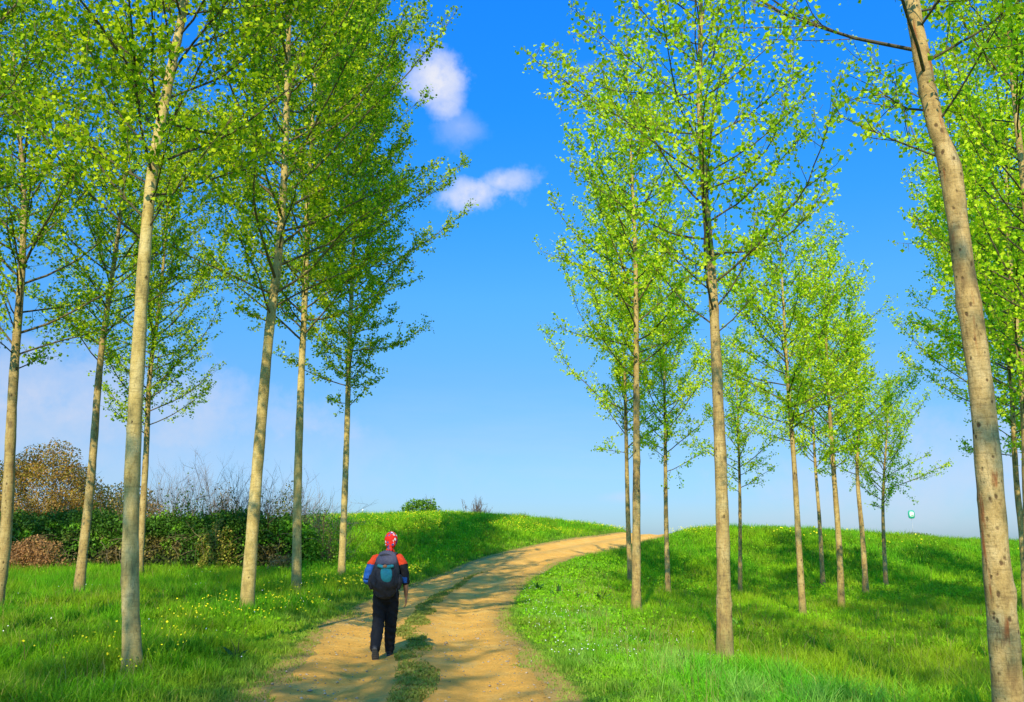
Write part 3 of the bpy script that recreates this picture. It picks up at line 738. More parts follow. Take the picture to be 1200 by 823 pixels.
# ------------------------------------------------------------------ shrubs and hedge
def shrub_leaves(acc, c, r, n, size, c1, c2, lump=.35, up=.0, seed=0, flat=True):
    g = np.random.default_rng(500 + seed)
    d = unit(g.normal(size=(n, 3))); 
    if flat: d[:, 2] = np.abs(d[:, 2]) * .95 - .05
    lum = 1 + lump * (vnoise(d[:, 0] * 2.6 + d[:, 1] * 2 + seed, d[:, 2] * 3 + d[:, 1] * 1.5, seed) - .5) * 2
    rr = g.uniform(.35, 1, n) ** .5 * lum
    p = np.asarray(c) + d * np.asarray(r) * rr[:, None]
    t = g.random((n, 1)); col = (np.asarray(c1) * (1 - t) + np.asarray(c2) * t) * g.uniform(.65, 1.3, (n, 1))
    leaves(acc, p, size * g.uniform(.6, 1.3, n), col, -up, g, None, .8)

def twigs(acc, base, height, nst, spread, col, seed=0, depth=3, r=.02, upw=.10, start=None, sides=3):
    g = np.random.default_rng(800 + seed)
    def grow(p, d, ln, rr, lev):
        ns = 5; q = [p]
        for _ in range(ns):
            d = unit(d + g.normal(0, .10, 3) + np.array([0, 0, upw])); q.append(q[-1] + d * ln / ns)
        q = np.array(q); tube(acc, q, np.linspace(rr, rr * .45, ns + 1), sides, np.asarray(col) * g.uniform(.75, 1.25))
        if lev > 0:
            for k in range(4 if lev > 1 else 5):
                i = g.integers(1, ns + 1)
                grow(q[i], unit(d + g.normal(0, .5, 3)), ln * g.uniform(.4, .65), rr * .5, lev - 1)
    for s in range(nst):
        a = g.uniform(0, 2 * PI)
        p = np.asarray(base) + np.array([math.cos(a), math.sin(a), 0]) * g.uniform(0, spread * .4)
        grow(p, unit(np.array([math.cos(a) * spread / height * .8, math.sin(a) * spread / height * .8, 1.])), height * g.uniform(.45, .7), r, depth - 1)

# ivy and bramble hedge, x from -30 to -8.5 at about 36 m
hx0, hx1 = -33.0, -8.0
acc = Acc()
nx_, nt_ = 120, 22
xs = np.linspace(hx0, hx1, nx_); an = np.linspace(-.15, PI + .1, nt_)
hy = 37.2
def hprof(x):
    return 2.0 + .5 * (fbm(x * .7, x * 0, 101) - .5) * 2 + .25 * sstep(-22, -30, x)
HX, AN = np.meshgrid(xs, an, indexing='ij')
ey = 1 - .55 * sstep(-9.5, -8.0, HX)
rz_ = hprof(HX) * ey * (1 + .12 * (vnoise(HX * 1.5, AN * 3, 103) - .5)); ry_ = 1.35 * (1 + .3 * (vnoise(HX * .9, AN * 2, 104) - .5)) * ey
sgn = lambda a, p_: np.sign(a) * np.abs(a) ** p_
HY = hy - sgn(np.cos(AN), .6) * ry_; HZ = ground(HX, HY * 0 + hy) - .1 + sgn(np.sin(AN), .6) * rz_
hedge = empty('bramble_hedge', (-20, hy, gz(-20, hy)))
tag(hedge, 'long dark hedge of ivy and brambles along the back of the left meadow', 'hedge')
idx = np.arange(nx_ * nt_).reshape(nx_, nt_)
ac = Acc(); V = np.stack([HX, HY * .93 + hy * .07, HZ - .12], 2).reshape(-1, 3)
ac.add(V, [np.stack([idx[:-1, :-1], idx[1:, :-1], idx[1:, 1:], idx[:-1, 1:]], 2).reshape(-1, 4)], np.tile(np.array([.018, .026, .008]), (len(V), 1)))  # dark sheet inside; its near-black colour stands in for the shaded interior
ac.build('dark_core', M_twig, hedge, origin=hedge.location)
lf = Acc(); n = 62000
u_ = rng.uniform(0, nx_ - 1.01, n); w_ = rng.uniform(0, nt_ * .62, n)
iu = u_.astype(int); iw = np.minimum(w_.astype(int), nt_ - 2); V3 = np.stack([HX, HY, HZ], 2)
fu = (u_ - iu)[:, None]; fw = (w_ - iw)[:, None]
pp = V3[iu, iw] * (1 - fu) * (1 - fw) + V3[iu + 1, iw] * fu * (1 - fw) + V3[iu, iw + 1] * (1 - fu) * fw + V3[iu + 1, iw + 1] * fu * fw
pp = pp + rng.normal(0, .15, (n, 3))
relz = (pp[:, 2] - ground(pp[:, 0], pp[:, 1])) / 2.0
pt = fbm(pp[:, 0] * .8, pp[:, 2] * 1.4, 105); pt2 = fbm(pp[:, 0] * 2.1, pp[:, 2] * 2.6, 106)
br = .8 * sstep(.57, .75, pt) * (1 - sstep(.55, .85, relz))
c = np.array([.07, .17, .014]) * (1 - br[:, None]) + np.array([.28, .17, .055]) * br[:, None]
lg = (sstep(.58, .75, pt2) * sstep(.2, .6, relz))[:, None]; c = c * (1 - lg) + np.array([.19, .42, .02]) * lg  # light green leaf patches toward the top paint in its sunlit crest
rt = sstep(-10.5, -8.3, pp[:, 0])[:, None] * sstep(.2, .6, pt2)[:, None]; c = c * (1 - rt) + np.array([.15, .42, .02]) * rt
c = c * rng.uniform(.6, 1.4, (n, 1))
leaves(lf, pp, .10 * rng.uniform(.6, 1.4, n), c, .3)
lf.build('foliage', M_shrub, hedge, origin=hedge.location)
tw = Acc()
for k in range(170):
    x = rng.uniform(hx0, hx1 - .5); z0 = gz(x, hy) + rng.uniform(.3, 1.3)
    a0 = np.array([x, hy - 1.3, z0]); d = unit(np.array([rng.normal(0, 1), -.5, rng.uniform(-.2, .9)])); q = [a0]
    for _ in range(7): d = unit(d + np.array([0, .08, -.16]) + rng.normal(0, .1, 3)); q.append(q[-1] + d * .16)
    tube(tw, np.array(q), np.linspace(.012, .005, 8), 3, np.array([.26, .20, .10]) * rng.uniform(.6, 1.2))
tw.build('stems', M_twig, hedge, origin=hedge.location)

def bush(name, label, c, r, n, size, c1, c2, cat='bush', seed=0, tw_col=(.2, .14, .07), nst=8, lump=.35, group=None, th=None, zc=None):
    x, y = c; z = gz(x, y)
    root = empty(name, (x, y, z)); tag(root, label, cat, group)
    t_ = Acc(); twigs(t_, (x, y, z - .05), (th or r[2] * 1.15), nst, r[0], tw_col, seed, 3, .018 * max(1, r[2] / 1.5))
    t_.build('stems', M_twig, root, origin=(x, y, z))
    l_ = Acc(); shrub_leaves(l_, (x, y, z + (r[2] * .12 if zc is None else zc)), r, n, size, c1, c2, lump, 0, seed, zc is None)
    l_.build('foliage', M_shrub, root, origin=(x, y, z))
    return root
q = P(20, 650, 33)
bush('dead_bramble', 'heap of rust-brown dead bramble stems in front of the hedge at far left', (q[0], 33.4), (1.55, .9, 1.35), 5200, .085, (.34, .16, .06), (.52, .30, .11), 'bush', 1, (.38, .20, .09), 16)
q = P(238, 630, 34)
bush('vine_clump', 'yellow-green vine clump with tan top hanging on the dark hedge face', (q[0], 35.6), (.75, .6, 1.9), 3000, .085, (.22, .36, .03), (.50, .36, .08), 'shrub', 2, (.3, .24, .1), 7)
q = P(320, 655, 34)
bush('dry_shrub', 'little dry tan shrub at the foot of the hedge between two poplars', (q[0], 35.2), (.55, .4, .75), 700, .08, (.40, .26, .08), (.52, .36, .14), 'shrub', 3, (.3, .2, .1), 6)
for (px_, Y_, r_, n_, c1_, c2_, lab_, sd__) in (
    (150, 37.6, (1.3, .8, 2.7), 2600, (.22, .22, .04), (.40, .26, .08), 'olive brown scrub rising from the hedge right of the slender yellowish poplar', 21),
    (212, 37.4, (.9, .7, 2.35), 1700, (.10, .22, .02), (.20, .32, .03), 'dark green scrub on the hedge top under the widest leafless shrub', 22),
    (262, 37.5, (.8, .6, 2.5), 1400, (.30, .25, .06), (.36, .22, .09), 'tan twiggy scrub on the hedge top left of the leaning poplar', 23),
    (330, 37.3, (1.1, .7, 2.4), 1900, (.12, .18, .03), (.30, .24, .07), 'mixed green and tan scrub on the hedge between the leaning and shade-banded poplars', 24),
    (383, 36.3, (1.0, .8, 1.9), 2300, (.14, .36, .02), (.28, .48, .03), 'bright green leafy shrub at the right end of the hedge beside the farthest verge poplar', 25)):
    q = P(px_, 640, Y_)
    bush('scrub_bush', lab_, (q[0], Y_), (r_[0] * 1.1, r_[1], r_[2] + (.75 if sd__ < 25 else .1)), n_, .09, c1_, c2_, 'bush', sd__, (.24, .17, .09), 11, .5, 'scrub bushes growing out of the hedge', th=r_[2] * 1.25)
q = P(50, 560, 42)
bush('willow_bush', 'tall rounded olive and orange bush rising behind the left end of the hedge', (q[0], 42), (2.8, 2.0, 2.6), 26000, .095, (.32, .30, .035), (.50, .25, .055), 'bush', 4, (.24, .14, .06), 18, .3, th=4.8, zc=3.0)
q = P(125, 590, 41)
bush('russet_bush', 'low russet and ochre bush behind the hedge right of the tall olive bush', (q[0], 41), (3.2, 1.6, 3.4), 17000, .10, (.58, .29, .06), (.52, .42, .06), 'bush', 5, (.28, .16, .07), 16, .3, th=2.9)
q = P(20, 600, 40)
bush('thorn_bush', 'dull brown-green thorn bush behind the hedge below the tall olive bush', (q[0], 39.8), (3.4, 1.2, 3.3), 14000, .09, (.36, .27, .05), (.48, .28, .08), 'bush', 6, (.22, .14, .07), 14, .3, th=2.8)
def bare(label, px, Y, h, sp, nst, seed, col=(.26, .21, .18), group='bare shrubs above the hedge'):
    x = P(px, 600, Y)[0]; z = gz(x, Y)
    t_ = Acc(); twigs(t_, (x, Y, z), h, nst, sp, col, seed, 4, .022, .06)
    o = t_.build('bare_shrub', M_twig, None, origin=(x, Y, z)); o.location = (x, Y, z)
    tag(o, label, 'shrub', group)
    return o
bare('widest leafless grey shrub with fanning stems above the hedge beside the left vine clump', 228, 38.5, 4.3, 2.6, 26, 1)
bare('pale leafless shrub just left of the leaning grey-tan poplar above the hedge', 268, 38.8, 3.8, 1.7, 18, 2)
bare('leafless twiggy shrub between the leaning poplar and the shade-banded poplar', 325, 38.6, 3.9, 1.9, 22, 3)
bare('thin leafless shrub right of the shade-banded poplar at the hedge end', 378, 38.6, 3.4, 1.5, 15, 4)
bare('slender leafless saplings poking up right behind the nearest thick left trunk', 190, 38.9, 4.4, 1.1, 9, 5)

# far skyline bits
def far_bush(label, px, Y, zc, r, n, size, c1, c2, seed, nst=6):
    x = P(px, 600, Y)[0]
    return x
x = P(494, 600, 64)[0]; z = gz(x, 64)
root = empty('round_tree', (x, 64, z)); tag(root, 'small rounded green tree poking above the yellow-flowered mound', 'tree')
t_ = Acc(); twigs(t_, (x, 64, z), 1.9, 5, .9, (.12, .10, .06), 40, 3, .06); t_.build('trunk', M_twig, root, origin=(x, 64, z))
l_ = Acc(); shrub_leaves(l_, (x, 64, P(494, 599, 64)[2]), (1.35, 1.2, .95), 2600, .15, (.10, .24, .02), (.20, .36, .03), .3, 0, 40, False); l_.build('crown', M_shrub, root, origin=(x, 64, z))
x = P(558, 600, 66)[0]; z = gz(x, 66)
t_ = Acc(); twigs(t_, (x, 66, z), 2.15, 18, .8, (.16, .11, .08), 41, 4, .04)
o = t_.build('bare_bush', M_twig, None, origin=(x, 66, z)); o.location = (x, 66, z); tag(o, 'small dark leafless bush on the skyline behind the mound', 'bush')
x = P(1075, 628, 90)[0]; z = gz(x, 90)
root = empty('distant_hedge', (x, 90, z)); tag(root, 'low pale olive hedge on the skyline under the far sign', 'hedge')
l_ = Acc(); shrub_leaves(l_, (x, 90, z + .3), (2.7, 1, 1.35), 3000, .15, (.20, .24, .06), (.28, .27, .09), .15, 0, 42); l_.build('foliage', M_shrub, root, origin=(x, 90, z))
t_ = Acc(); twigs(t_, (x, 90, z), 1.5, 12, 2.3, (.16, .12, .06), 43, 2, .03); t_.build('stems', M_twig, root, origin=(x, 90, z))

def simple_mat(name, col, rough=.6, metal=0.0, nscale=20., var=.15, bump=0.0):
    m, nt = newmat(name)
    tc = N(nt, 'ShaderNodeTexCoord'); no = N(nt, 'ShaderNodeTexNoise', inp={'Scale': nscale, 'Detail': 5.0, 'Roughness': .6})
    L(nt, tc.outputs['Object'], no.inputs['Vector'])
    r = ramp(nt, [(.3, tuple(c_ * (1 - var) for c_ in col)), (.7, tuple(min(1, c_ * (1 + var)) for c_ in col))], no.outputs['Fac'])
    p = N(nt, 'ShaderNodeBsdfPrincipled', inp={'Roughness': rough, 'Metallic': metal, 'Specular IOR Level': .25})
    L(nt, r.outputs[0], p.inputs['Base Color'])
    if bump:
        b = N(nt, 'ShaderNodeBump', inp={'Strength': bump, 'Distance': .01}); L(nt, no.outputs['Fac'], b.inputs['Height']); L(nt, b.outputs[0], p.inputs['Normal'])
    out(nt, p.outputs[0]); return m
M_steel = simple_mat('galvanised_steel', (.36, .40, .42), .5, .3)
M_green = simple_mat('green_sign_paint', (.03, .42, .24), .5)
M_white = simple_mat('white_sign_face', (.78, .86, .78), .5, var=.05)
M_lime = simple_mat('lime_sign_band', (.25, .62, .22), .5)

# far sign on a mast
ps = P(1068, 603, 110); zg = gz(ps[0], 110)
root = empty('sign_on_mast', (ps[0], 110, zg)); tag(root, 'far rounded green and white sign on a thin mast above the right skyline', 'sign')
a_ = Acc(); tube(a_, np.array([[ps[0], 110, zg], [ps[0], 110, ps[2] - .4]]), [.06, .045], 8, cap=True); a_.build('mast', M_steel, root, origin=(ps[0], 110, zg))
def lens(accx, c, rx, rz, dy, n=20, p_=.6, y0=0.):
    an = np.linspace(0, 2 * PI, n, endpoint=False)
    v = []
    for (f, yy) in ((.93, -dy), (1., -dy * .6), (1., dy * .6), (.93, dy)):
        for a in an: v.append((c[0] + sgn(math.cos(a), p_) * rx * f, c[1] + yy + y0, c[2] + sgn(math.sin(a), p_) * rz * f))
    v = np.array(v); fs_ = []
    for k in range(3):
        i = np.arange(n); j = (i + 1) % n; fs_.append(np.stack([i + k * n, j + k * n, j + (k + 1) * n, i + (k + 1) * n], 1))
    accx.add(v, fs_ + [np.arange(n)[::-1][None], (np.arange(n) + 3 * n)[None]])
a_ = Acc(); lens(a_, ps, .40, .52, .10); a_.build('sign_box', M_green, root, origin=(ps[0], 110, zg))
a_ = Acc(); lens(a_, (ps[0], 110, ps[2] + .03), .27, .31, .02, y0=-.115); a_.build('sign_face', M_white, root, origin=(ps[0], 110, zg))
a_ = Acc(); lens(a_, (ps[0] + .05, 110, ps[2] - .10), .17, .07, .012, y0=-.145, p_=1.); a_.build('sign_emblem', M_lime, root, origin=(ps[0], 110, zg))

# utility pole behind the mound
pp_ = P(425, 600, 74); zg = gz(pp_[0], 74)
root = empty('utility_pole', (pp_[0], 74, zg)); tag(root, 'tip of a utility pole with a white insulator behind the left end of the mound', 'pole')
a_ = Acc(); tube(a_, np.array([[pp_[0], 74, zg], [pp_[0], 74, pp_[2]]]), [.07, .05], 8, (.2, .16, .12), True); a_.build('pole', M_twig, root, origin=(pp_[0], 74, zg))
a_ = Acc(); tube(a_, np.array([[pp_[0] - .28, 74, pp_[2] - .12], [pp_[0] + .28, 74, pp_[2] - .12]]), .03, 6, (.2, .16, .12), True); a_.build('crossarm', M_twig, root, origin=(pp_[0], 74, zg))
a_ = Acc(); tube(a_, np.array([[pp_[0], 74, pp_[2]], [pp_[0], 74, pp_[2] + .08], [pp_[0], 74, pp_[2] + .2], [pp_[0], 74, pp_[2] + .24]]), [.04, .09, .08, .03], 10, cap=True); a_.build('insulator', M_white, root, origin=(pp_[0], 74, zg))
e_ = P(490, 609, 90); u_ = np.linspace(0, 1, 14)
wv = np.stack([pp_[0] + (e_[0] - pp_[0]) * u_, 74 + 16 * u_, (pp_[2] - .1) * (1 - u_) + (e_[2] + .1) * u_ - .4 * u_ * (1 - u_) * 4 * .5], 1)
a_ = Acc(); tube(a_, wv, .018, 4, (.06, .06, .06)); a_.build('wire', M_twig, root, origin=(pp_[0], 74, zg))

# dock plants on the right bank
def dock(label, px, py, Y, s, seed, c1, c2, n=11):
    g = np.random.default_rng(900 + seed)
    x = P(px, py, Y)[0]; y = Y
    sdv, _ = path_sd(np.array([x]), np.array([y])); z = float(ground_full(np.array([x]), np.array([y]), sdv)[0])
    root = empty('dock_plant', (x, y, z)); tag(root, label, 'plant', 'broad-leaved dock plants on the right bank')
    lf_ = Acc()
    for k in range(n):
        a0 = g.uniform(0, 2 * PI); el = g.uniform(.5, 1.35); ln = s * g.uniform(.6, 1.1); w = ln * .16
        d = np.array([math.cos(a0) * math.cos(el), math.sin(a0) * math.cos(el), math.sin(el)]); sd_ = np.array([-math.sin(a0), math.cos(a0), 0])
        pts_ = []; p_ = np.array([x, y, z]); ws = [.15, .7, 1., .85, .45, .02]
        for j in range(6): pts_.append(p_ - sd_ * w * ws[j] + np.array([0, 0, .02])); pts_.append(p_ + sd_ * w * ws[j] + np.array([0, 0, .02])); p_ = p_ + d * ln / 5; d = unit(d + np.array([0, 0, -.22]))
        f = np.array([(2 * j, 2 * j + 1, 2 * j + 3, 2 * j + 2) for j in range(5)])
        c = np.asarray(c1) + (np.asarray(c2) - np.asarray(c1)) * g.random()
        lf_.add(np.array(pts_), [f], c * g.uniform(.8, 1.2))
    lf_.build('leaves', M_shrub, root, origin=(x, y, z))
    st = Acc()
    for k in range(2): tube(st, np.array([[x, y, z], [x + g.normal(0, .03), y, z + s * .6], [x + g.normal(0, .07), y, z + s * 1.05]]), [.009, .007, .003], 4, (.09, .10, .03))
    st.build('stem', M_twig, root, origin=(x, y, z))
dk = (.025, .10, .010); dk2 = (.05, .17, .014)
dock('dark dock nearest the track bend on the right verge', 630, 687, 26.5, .42, 1, dk, dk2)
dock('dark dock with a tilted leaf, second out from the track bend', 653, 697, 25, .45, 2, dk, dk2)
dock('small dark dock third out from the track bend on the verge', 676, 699, 25, .30, 3, dk, dk2)
dock('upright dark dock left of the close pair of poplars', 705, 704, 25, .45, 4, dk, dk2)
dock('dark dock just right of the close pair of poplars', 777, 722, 21, .42, 5, dk, dk2)
dock('large bright green dock beside the speckled foreground trunk', 868, 730, 18.5, .62, 6, (.12, .34, .02), (.2, .45, .03), 16)
dock('dark dock deep in the middle of the grove floor', 1062, 715, 25, .55, 7, dk, dk2, 14)
dock('dark dock in the shade below the tall bright poplar', 900, 744, 18, .5, 8, (.03, .12, .01), (.05, .18, .015), 14)
dock('dark leafy dock on the grassy left verge of the near track', 275, 780, 12.0, .30, 9, (.02, .07, .01), (.04, .13, .012), 12)
dock('dark weed sprouting on the right shoulder near the bottom of the photo', 803, 806, 11.6, .26, 10, (.02, .08, .01), (.04, .13, .012), 10)

# ------------------------------------------------------------------ hiker
exec_person = True
def ell_loft(acc, pts, rx, ry, sides=20, ref=(1, 0, 0)):
    pts = np.asarray(pts, float); n = len(pts)
    t = unit(np.gradient(pts, axis=0)); ref = np.asarray(ref, float)
    a = unit(ref - (t @ ref)[:, None] * t); b = np.cross(t, a)
    an = np.linspace(0, 2 * PI, sides, endpoint=False)
    rx = np.broadcast_to(rx, (n,)); ry = np.broadcast_to(ry, (n,))
    v = pts[:, None] + (rx[:, None] * np.cos(an))[..., None] * a[:, None] + (ry[:, None] * np.sin(an))[..., None] * b[:, None]
    v = v.reshape(-1, 3); i = np.arange(n - 1)[:, None] * sides; j = np.arange(sides)[None]; k = (j + 1) % sides
    f = np.stack([i + j, i + k, i + sides + k, i + sides + j], 2).reshape(-1, 4)
    acc.add(v, [f, np.arange(sides)[::-1][None], (np.arange(sides) + (n - 1) * sides)[None]])
def smooth_pts(ctrl, n=6):
    c = catmull(np.array(ctrl, float), n); return c[:, :3], c[:, 3], c[:, 4]
def limb(acc, ctrl, ref=(1, 0, 0), sides=18, n=6):
    p, a, b = smooth_pts(ctrl, n)
    # rounded ends
    t0 = unit(p[0] - p[1]); t1 = unit(p[-1] - p[-2])
    p = np.vstack([p[0] + t0 * a[0] * .75, p[0] + t0 * a[0] * .5, p, p[-1] + t1 * a[-1] * .5, p[-1] + t1 * a[-1] * .75])
    a = np.concatenate([[a[0] * .35, a[0] * .8], a, [a[-1] * .8, a[-1] * .35]]); b = np.concatenate([[b[0] * .35, b[0] * .8], b, [b[-1] * .8, b[-1] * .35]])
    ell_loft(acc, p, a, b, sides, ref)
def ball(acc, c, r, n=16):
    th = np.linspace(.02, PI - .02, n); pts = np.array([[c[0], c[1], c[2] - r[2] * math.cos(a)] for a in th])
    ell_loft(acc, pts, r[0] * np.sin(th), r[1] * np.sin(th), 20)
def remesh(acc, name, mats, parent, voxel=.009, smooth=4, paint=None, disp=None):
    ob = acc.build(name, None, parent, origin=None)
    md = ob.modifiers.new('r', 'REMESH'); md.mode = 'VOXEL'; md.voxel_size = voxel; md.use_smooth_shade = True
    sm = ob.modifiers.new('s', 'SMOOTH'); sm.iterations = smooth; sm.factor = .5
    dg = bpy.context.evaluated_depsgraph_get(); dg.update()
    me = bpy.data.meshes.new_from_object(ob.evaluated_get(dg)); ob.modifiers.clear(); ob.data = me; me.name = name
    me.materials.clear()
    for m_ in mats: me.materials.append(m_)
    n = len(me.vertices); co = np.empty(n * 3, np.float32); me.vertices.foreach_get('co', co); co = co.reshape(-1, 3)
    if disp is not None:
        no = np.empty(n * 3, np.float32); me.vertices.foreach_get('normal', no)
        co = co + no.reshape(-1, 3) * disp(co)[:, None]; me.vertices.foreach_set('co', co.astype(np.float32).ravel())
    if paint is not None:
        cen = np.empty(len(me.polygons) * 3, np.float32); me.polygons.foreach_get('center', cen)
        me.polygons.foreach_set('material_index', paint(cen.reshape(-1, 3)).astype(np.int32))
    me.polygons.foreach_set('use_smooth', np.ones(len(me.polygons), bool)); me.update()
    return ob

M_skin = simple_mat('skin', (.36, .17, .09), .55, var=.08)
M_red = simple_mat('red_fabric', (.62, .05, .012), .8, nscale=40, var=.2, bump=.3)
M_blk = simple_mat('black_fabric', (.012, .012, .014), .85, nscale=40, var=.3, bump=.3)
M_blue = simple_mat('blue_fabric', (.012, .085, .34), .7, nscale=40, var=.2, bump=.3)
M_pack = simple_mat('charcoal_nylon', (.032, .030, .034), .7, nscale=30, var=.3, bump=.4)
M_mesh = simple_mat('violet_grey_mesh', (.085, .08, .115), .8, nscale=60, var=.2, bump=.3)
M_teal = simple_mat('teal_nylon', (.03, .25, .27), .6, nscale=30, var=.2, bump=.3)
M_boot = simple_mat('boot_leather', (.035, .033, .035), .7, nscale=40, var=.3)
M_sole = simple_mat('boot_rubber', (.10, .095, .09), .85, nscale=60, var=.3)
M_orange = simple_mat('orange_badge', (.50, .19, .08), .7, var=.2)
# printed bandana
m, nt = newmat('printed_bandana')
tc = N(nt, 'ShaderNodeTexCoord')
v1 = N(nt, 'ShaderNodeTexVoronoi', inp={'Scale': 34.0}); L(nt, tc.outputs['Object'], v1.inputs['Vector'])
n1 = N(nt, 'ShaderNodeTexNoise', inp={'Scale': 13.0, 'Detail': 2.0}); L(nt, tc.outputs['Object'], n1.inputs['Vector'])
sc_ = N(nt, 'ShaderNodeSeparateColor'); L(nt, v1.outputs['Color'], sc_.inputs[0])
c = ramp(nt, [(.0, (.66, .025, .015)), (.74, (.72, .09, .012)), (.76, (.75, .72, .72)), (.86, (.70, .66, .66)), (.88, (.05, .07, .25)), (1., (.04, .05, .2))], sc_.outputs[0])
c.color_ramp.interpolation = 'CONSTANT'
p = N(nt, 'ShaderNodeBsdfPrincipled', inp={'Roughness': .8, 'Specular IOR Level': .15}); L(nt, mixc(nt, ramp(nt, [(.55, 0.), (.62, .8)], n1.outputs['Fac']).outputs[0], c.outputs[0], (.7, .04, .012)), p.inputs['Base Color']); out(nt, p.outputs[0])
M_band = m
m, nt = newmat('dark_hair'); p = N(nt, 'ShaderNodeBsdfPrincipled', inp={'Roughness': .7}); p.inputs['Base Color'].default_value = (.02, .014, .01, 1); out(nt, p.outputs[0]); M_hair = m

hx, hyy = P(449.5, 768, 12.7)[0], 12.75
hz = gz(hx, hyy) - .025
person = empty('person', (hx, hyy, hz), R(2))
tag(person, 'hiker walking away up the track in red bandana, red and blue jacket and black trousers', 'person')
# body (skin): one continuous figure
b = Acc()
limb(b, [(0, 0, .90, .155, .11), (0, .02, 1.02, .135, .10), (.005, .05, 1.2, .155, .115), (.01, .06, 1.34, .17, .10), (.02, .07, 1.42, .09, .075), (.028, .085, 1.48, .055, .058), (.035, .10, 1.54, .05, .055)])
ball(b, (.04, .115, 1.635), (.076, .095, .112))
ball(b, (.04, .150, 1.585), (.055, .06, .055))       # jaw
ball(b, (.04, .215, 1.615), (.014, .02, .022), 8)     # nose
for sx_ in (-1, 1): ball(b, (.04 + sx_ * .078, .11, 1.62), (.012, .022, .033), 8)   # ears
legL = [(-.085, 0, .93, .085, .095), (-.095, .02, .72, .076, .082), (-.10, .03, .52, .056, .06), (-.10, -.10, .36, .053, .056), (-.095, -.24, .19, .036, .04)]
legR = [(.085, 0, .93, .085, .095), (.085, .08, .72, .076, .082), (.07, .145, .52, .056, .06), (.055, .215, .34, .053, .056), (.045, .29, .12, .036, .04)]
limb(b, legL); limb(b, legR)
ball(b, (-.095, -.25, .13), (.03, .035, .04), 10); ball(b, (.042, .32, .075), (.028, .07, .03), 10)
armR = [(.175, .06, 1.385, .055, .055), (.225, .04, 1.30, .050, .050), (.265, .0, 1.10, .040, .040), (.280, .015, .99, .038, .040), (.285, .05, .86, .026, .022)]
armL = [(-.165, .06, 1.385, .055, .055), (-.212, .03, 1.30, .048, .048), (-.264, -.01, 1.10, .038, .038), (-.24, .10, 1.10, .036, .038), (-.18, .24, 1.19, .026, .022)]
limb(b, armR); limb(b, armL, ref=(0, 0, 1))
def hand(c, d, palm_n, side, curl):
    """palm + four fingers + thumb; d = wrist->fingers, side = toward the thumb"""
    c, d, palm_n, side = [np.asarray(q_, float) for q_ in (c, d, palm_n, side)]
    d = unit(d); side = unit(side - (side @ d) * d); pn = unit(palm_n)
    limb(b, [(*(c - d * .01), .022, .026), (*(c + d * .03), .016, .036), (*(c + d * .085), .013, .040)], ref=pn, sides=14)
    for k, (o_, ln) in enumerate(((.030, .072), (.010, .080), (-.010, .074), (-.029, .058))):
        p0 = c + d * .075 + side * o_; q_ = [(*p0, .010, .010)]; dd = d.copy(); pcur = p0
        for seg, fr in enumerate((.45, .32, .23)):
            dd = unit(dd + pn * curl * (.35 + .25 * seg)); pcur = pcur + dd * ln * fr * 1.15; q_.append((*pcur, .009 - .001 * seg, .009 - .001 * seg))
        limb(b, q_, ref=pn if abs(dd @ pn) < .9 else side, sides=10, n=3)
    p0 = c + d * .02 + side * .028; p1 = p0 + unit(side * .8 + d * .8 + pn * .3) * .036; p2 = p1 + unit(side * .25 + d + pn * .4) * .032
    limb(b, [(*p0, .012, .012), (*p1, .0105, .0105), (*p2, .009, .009)], ref=pn, sides=10, n=3)
hand((.286, .058, .845), (.0, .16, -1), (-1, .1, 0), (0, 1, .2), .55)
hand((-.168, .258, 1.20), (.55, .35, .75), (.6, -.7, 0), (0, .2, 1), 1.3)
remesh(b, 'body', [M_skin], person, .0065, 2)
hb_ = Acc(); ball(hb_, (.04, .098, 1.630), (.0785, .0855, .100)); remesh(hb_, 'hair', [M_hair], person, .008, 1)
# bandana over the head, knotted at the back of the neck
bd = Acc(); ball(bd, (.04, .105, 1.655), (.098, .116, .120)); ball(bd, (.04, .055, 1.60), (.082, .066, .08)); ball(bd, (.042, .002, 1.568), (.026, .022, .022), 10)
limb(bd, [(.045, .0, 1.562, .018, .010), (.055, -.015, 1.52, .024, .008), (.06, -.02, 1.485, .014, .006)], n=4)
limb(bd, [(.038, .0, 1.562, .018, .010), (.022, -.012, 1.53, .020, .008), (.016, -.018, 1.50, .012, .006)], n=4)
remesh(bd, 'bandana', [M_band], person, .0075, 2)
# trousers
wr = lambda amp, s1: (lambda co: amp * (np.sin(co[:, 2] * s1 + co[:, 0] * 22 + 3 * np.sin(co[:, 1] * 14)) * .6 + (vnoise(co[:, 2] * 26 + co[:, 0] * 20, co[:, 1] * 24, 3) - .5) * 1.2))
t_ = Acc()
limb(t_, [(0, .01, 1.03, .160, .115), (0, .0, .95, .178, .128), (0, .0, .87, .168, .122)])
limb(t_, [(-.084, 0, .93, .100, .118), (-.090, .02, .72, .100, .108), (-.097, .025, .52, .088, .094), (-.100, -.11, .35, .086, .092), (-.100, -.225, .215, .074, .078), (-.098, -.255, .175, .070, .074)])
limb(t_, [(.084, 0, .93, .100, .118), (.080, .08, .72, .100, .108), (.068, .14, .52, .088, .092), (.056, .205, .34, .084, .088), (.048, .265, .15, .074, .078), (.045, .28, .10, .070, .076)])
remesh(t_, 'trousers', [M_blk], person, .010, 2, disp=wr(.006, 60))
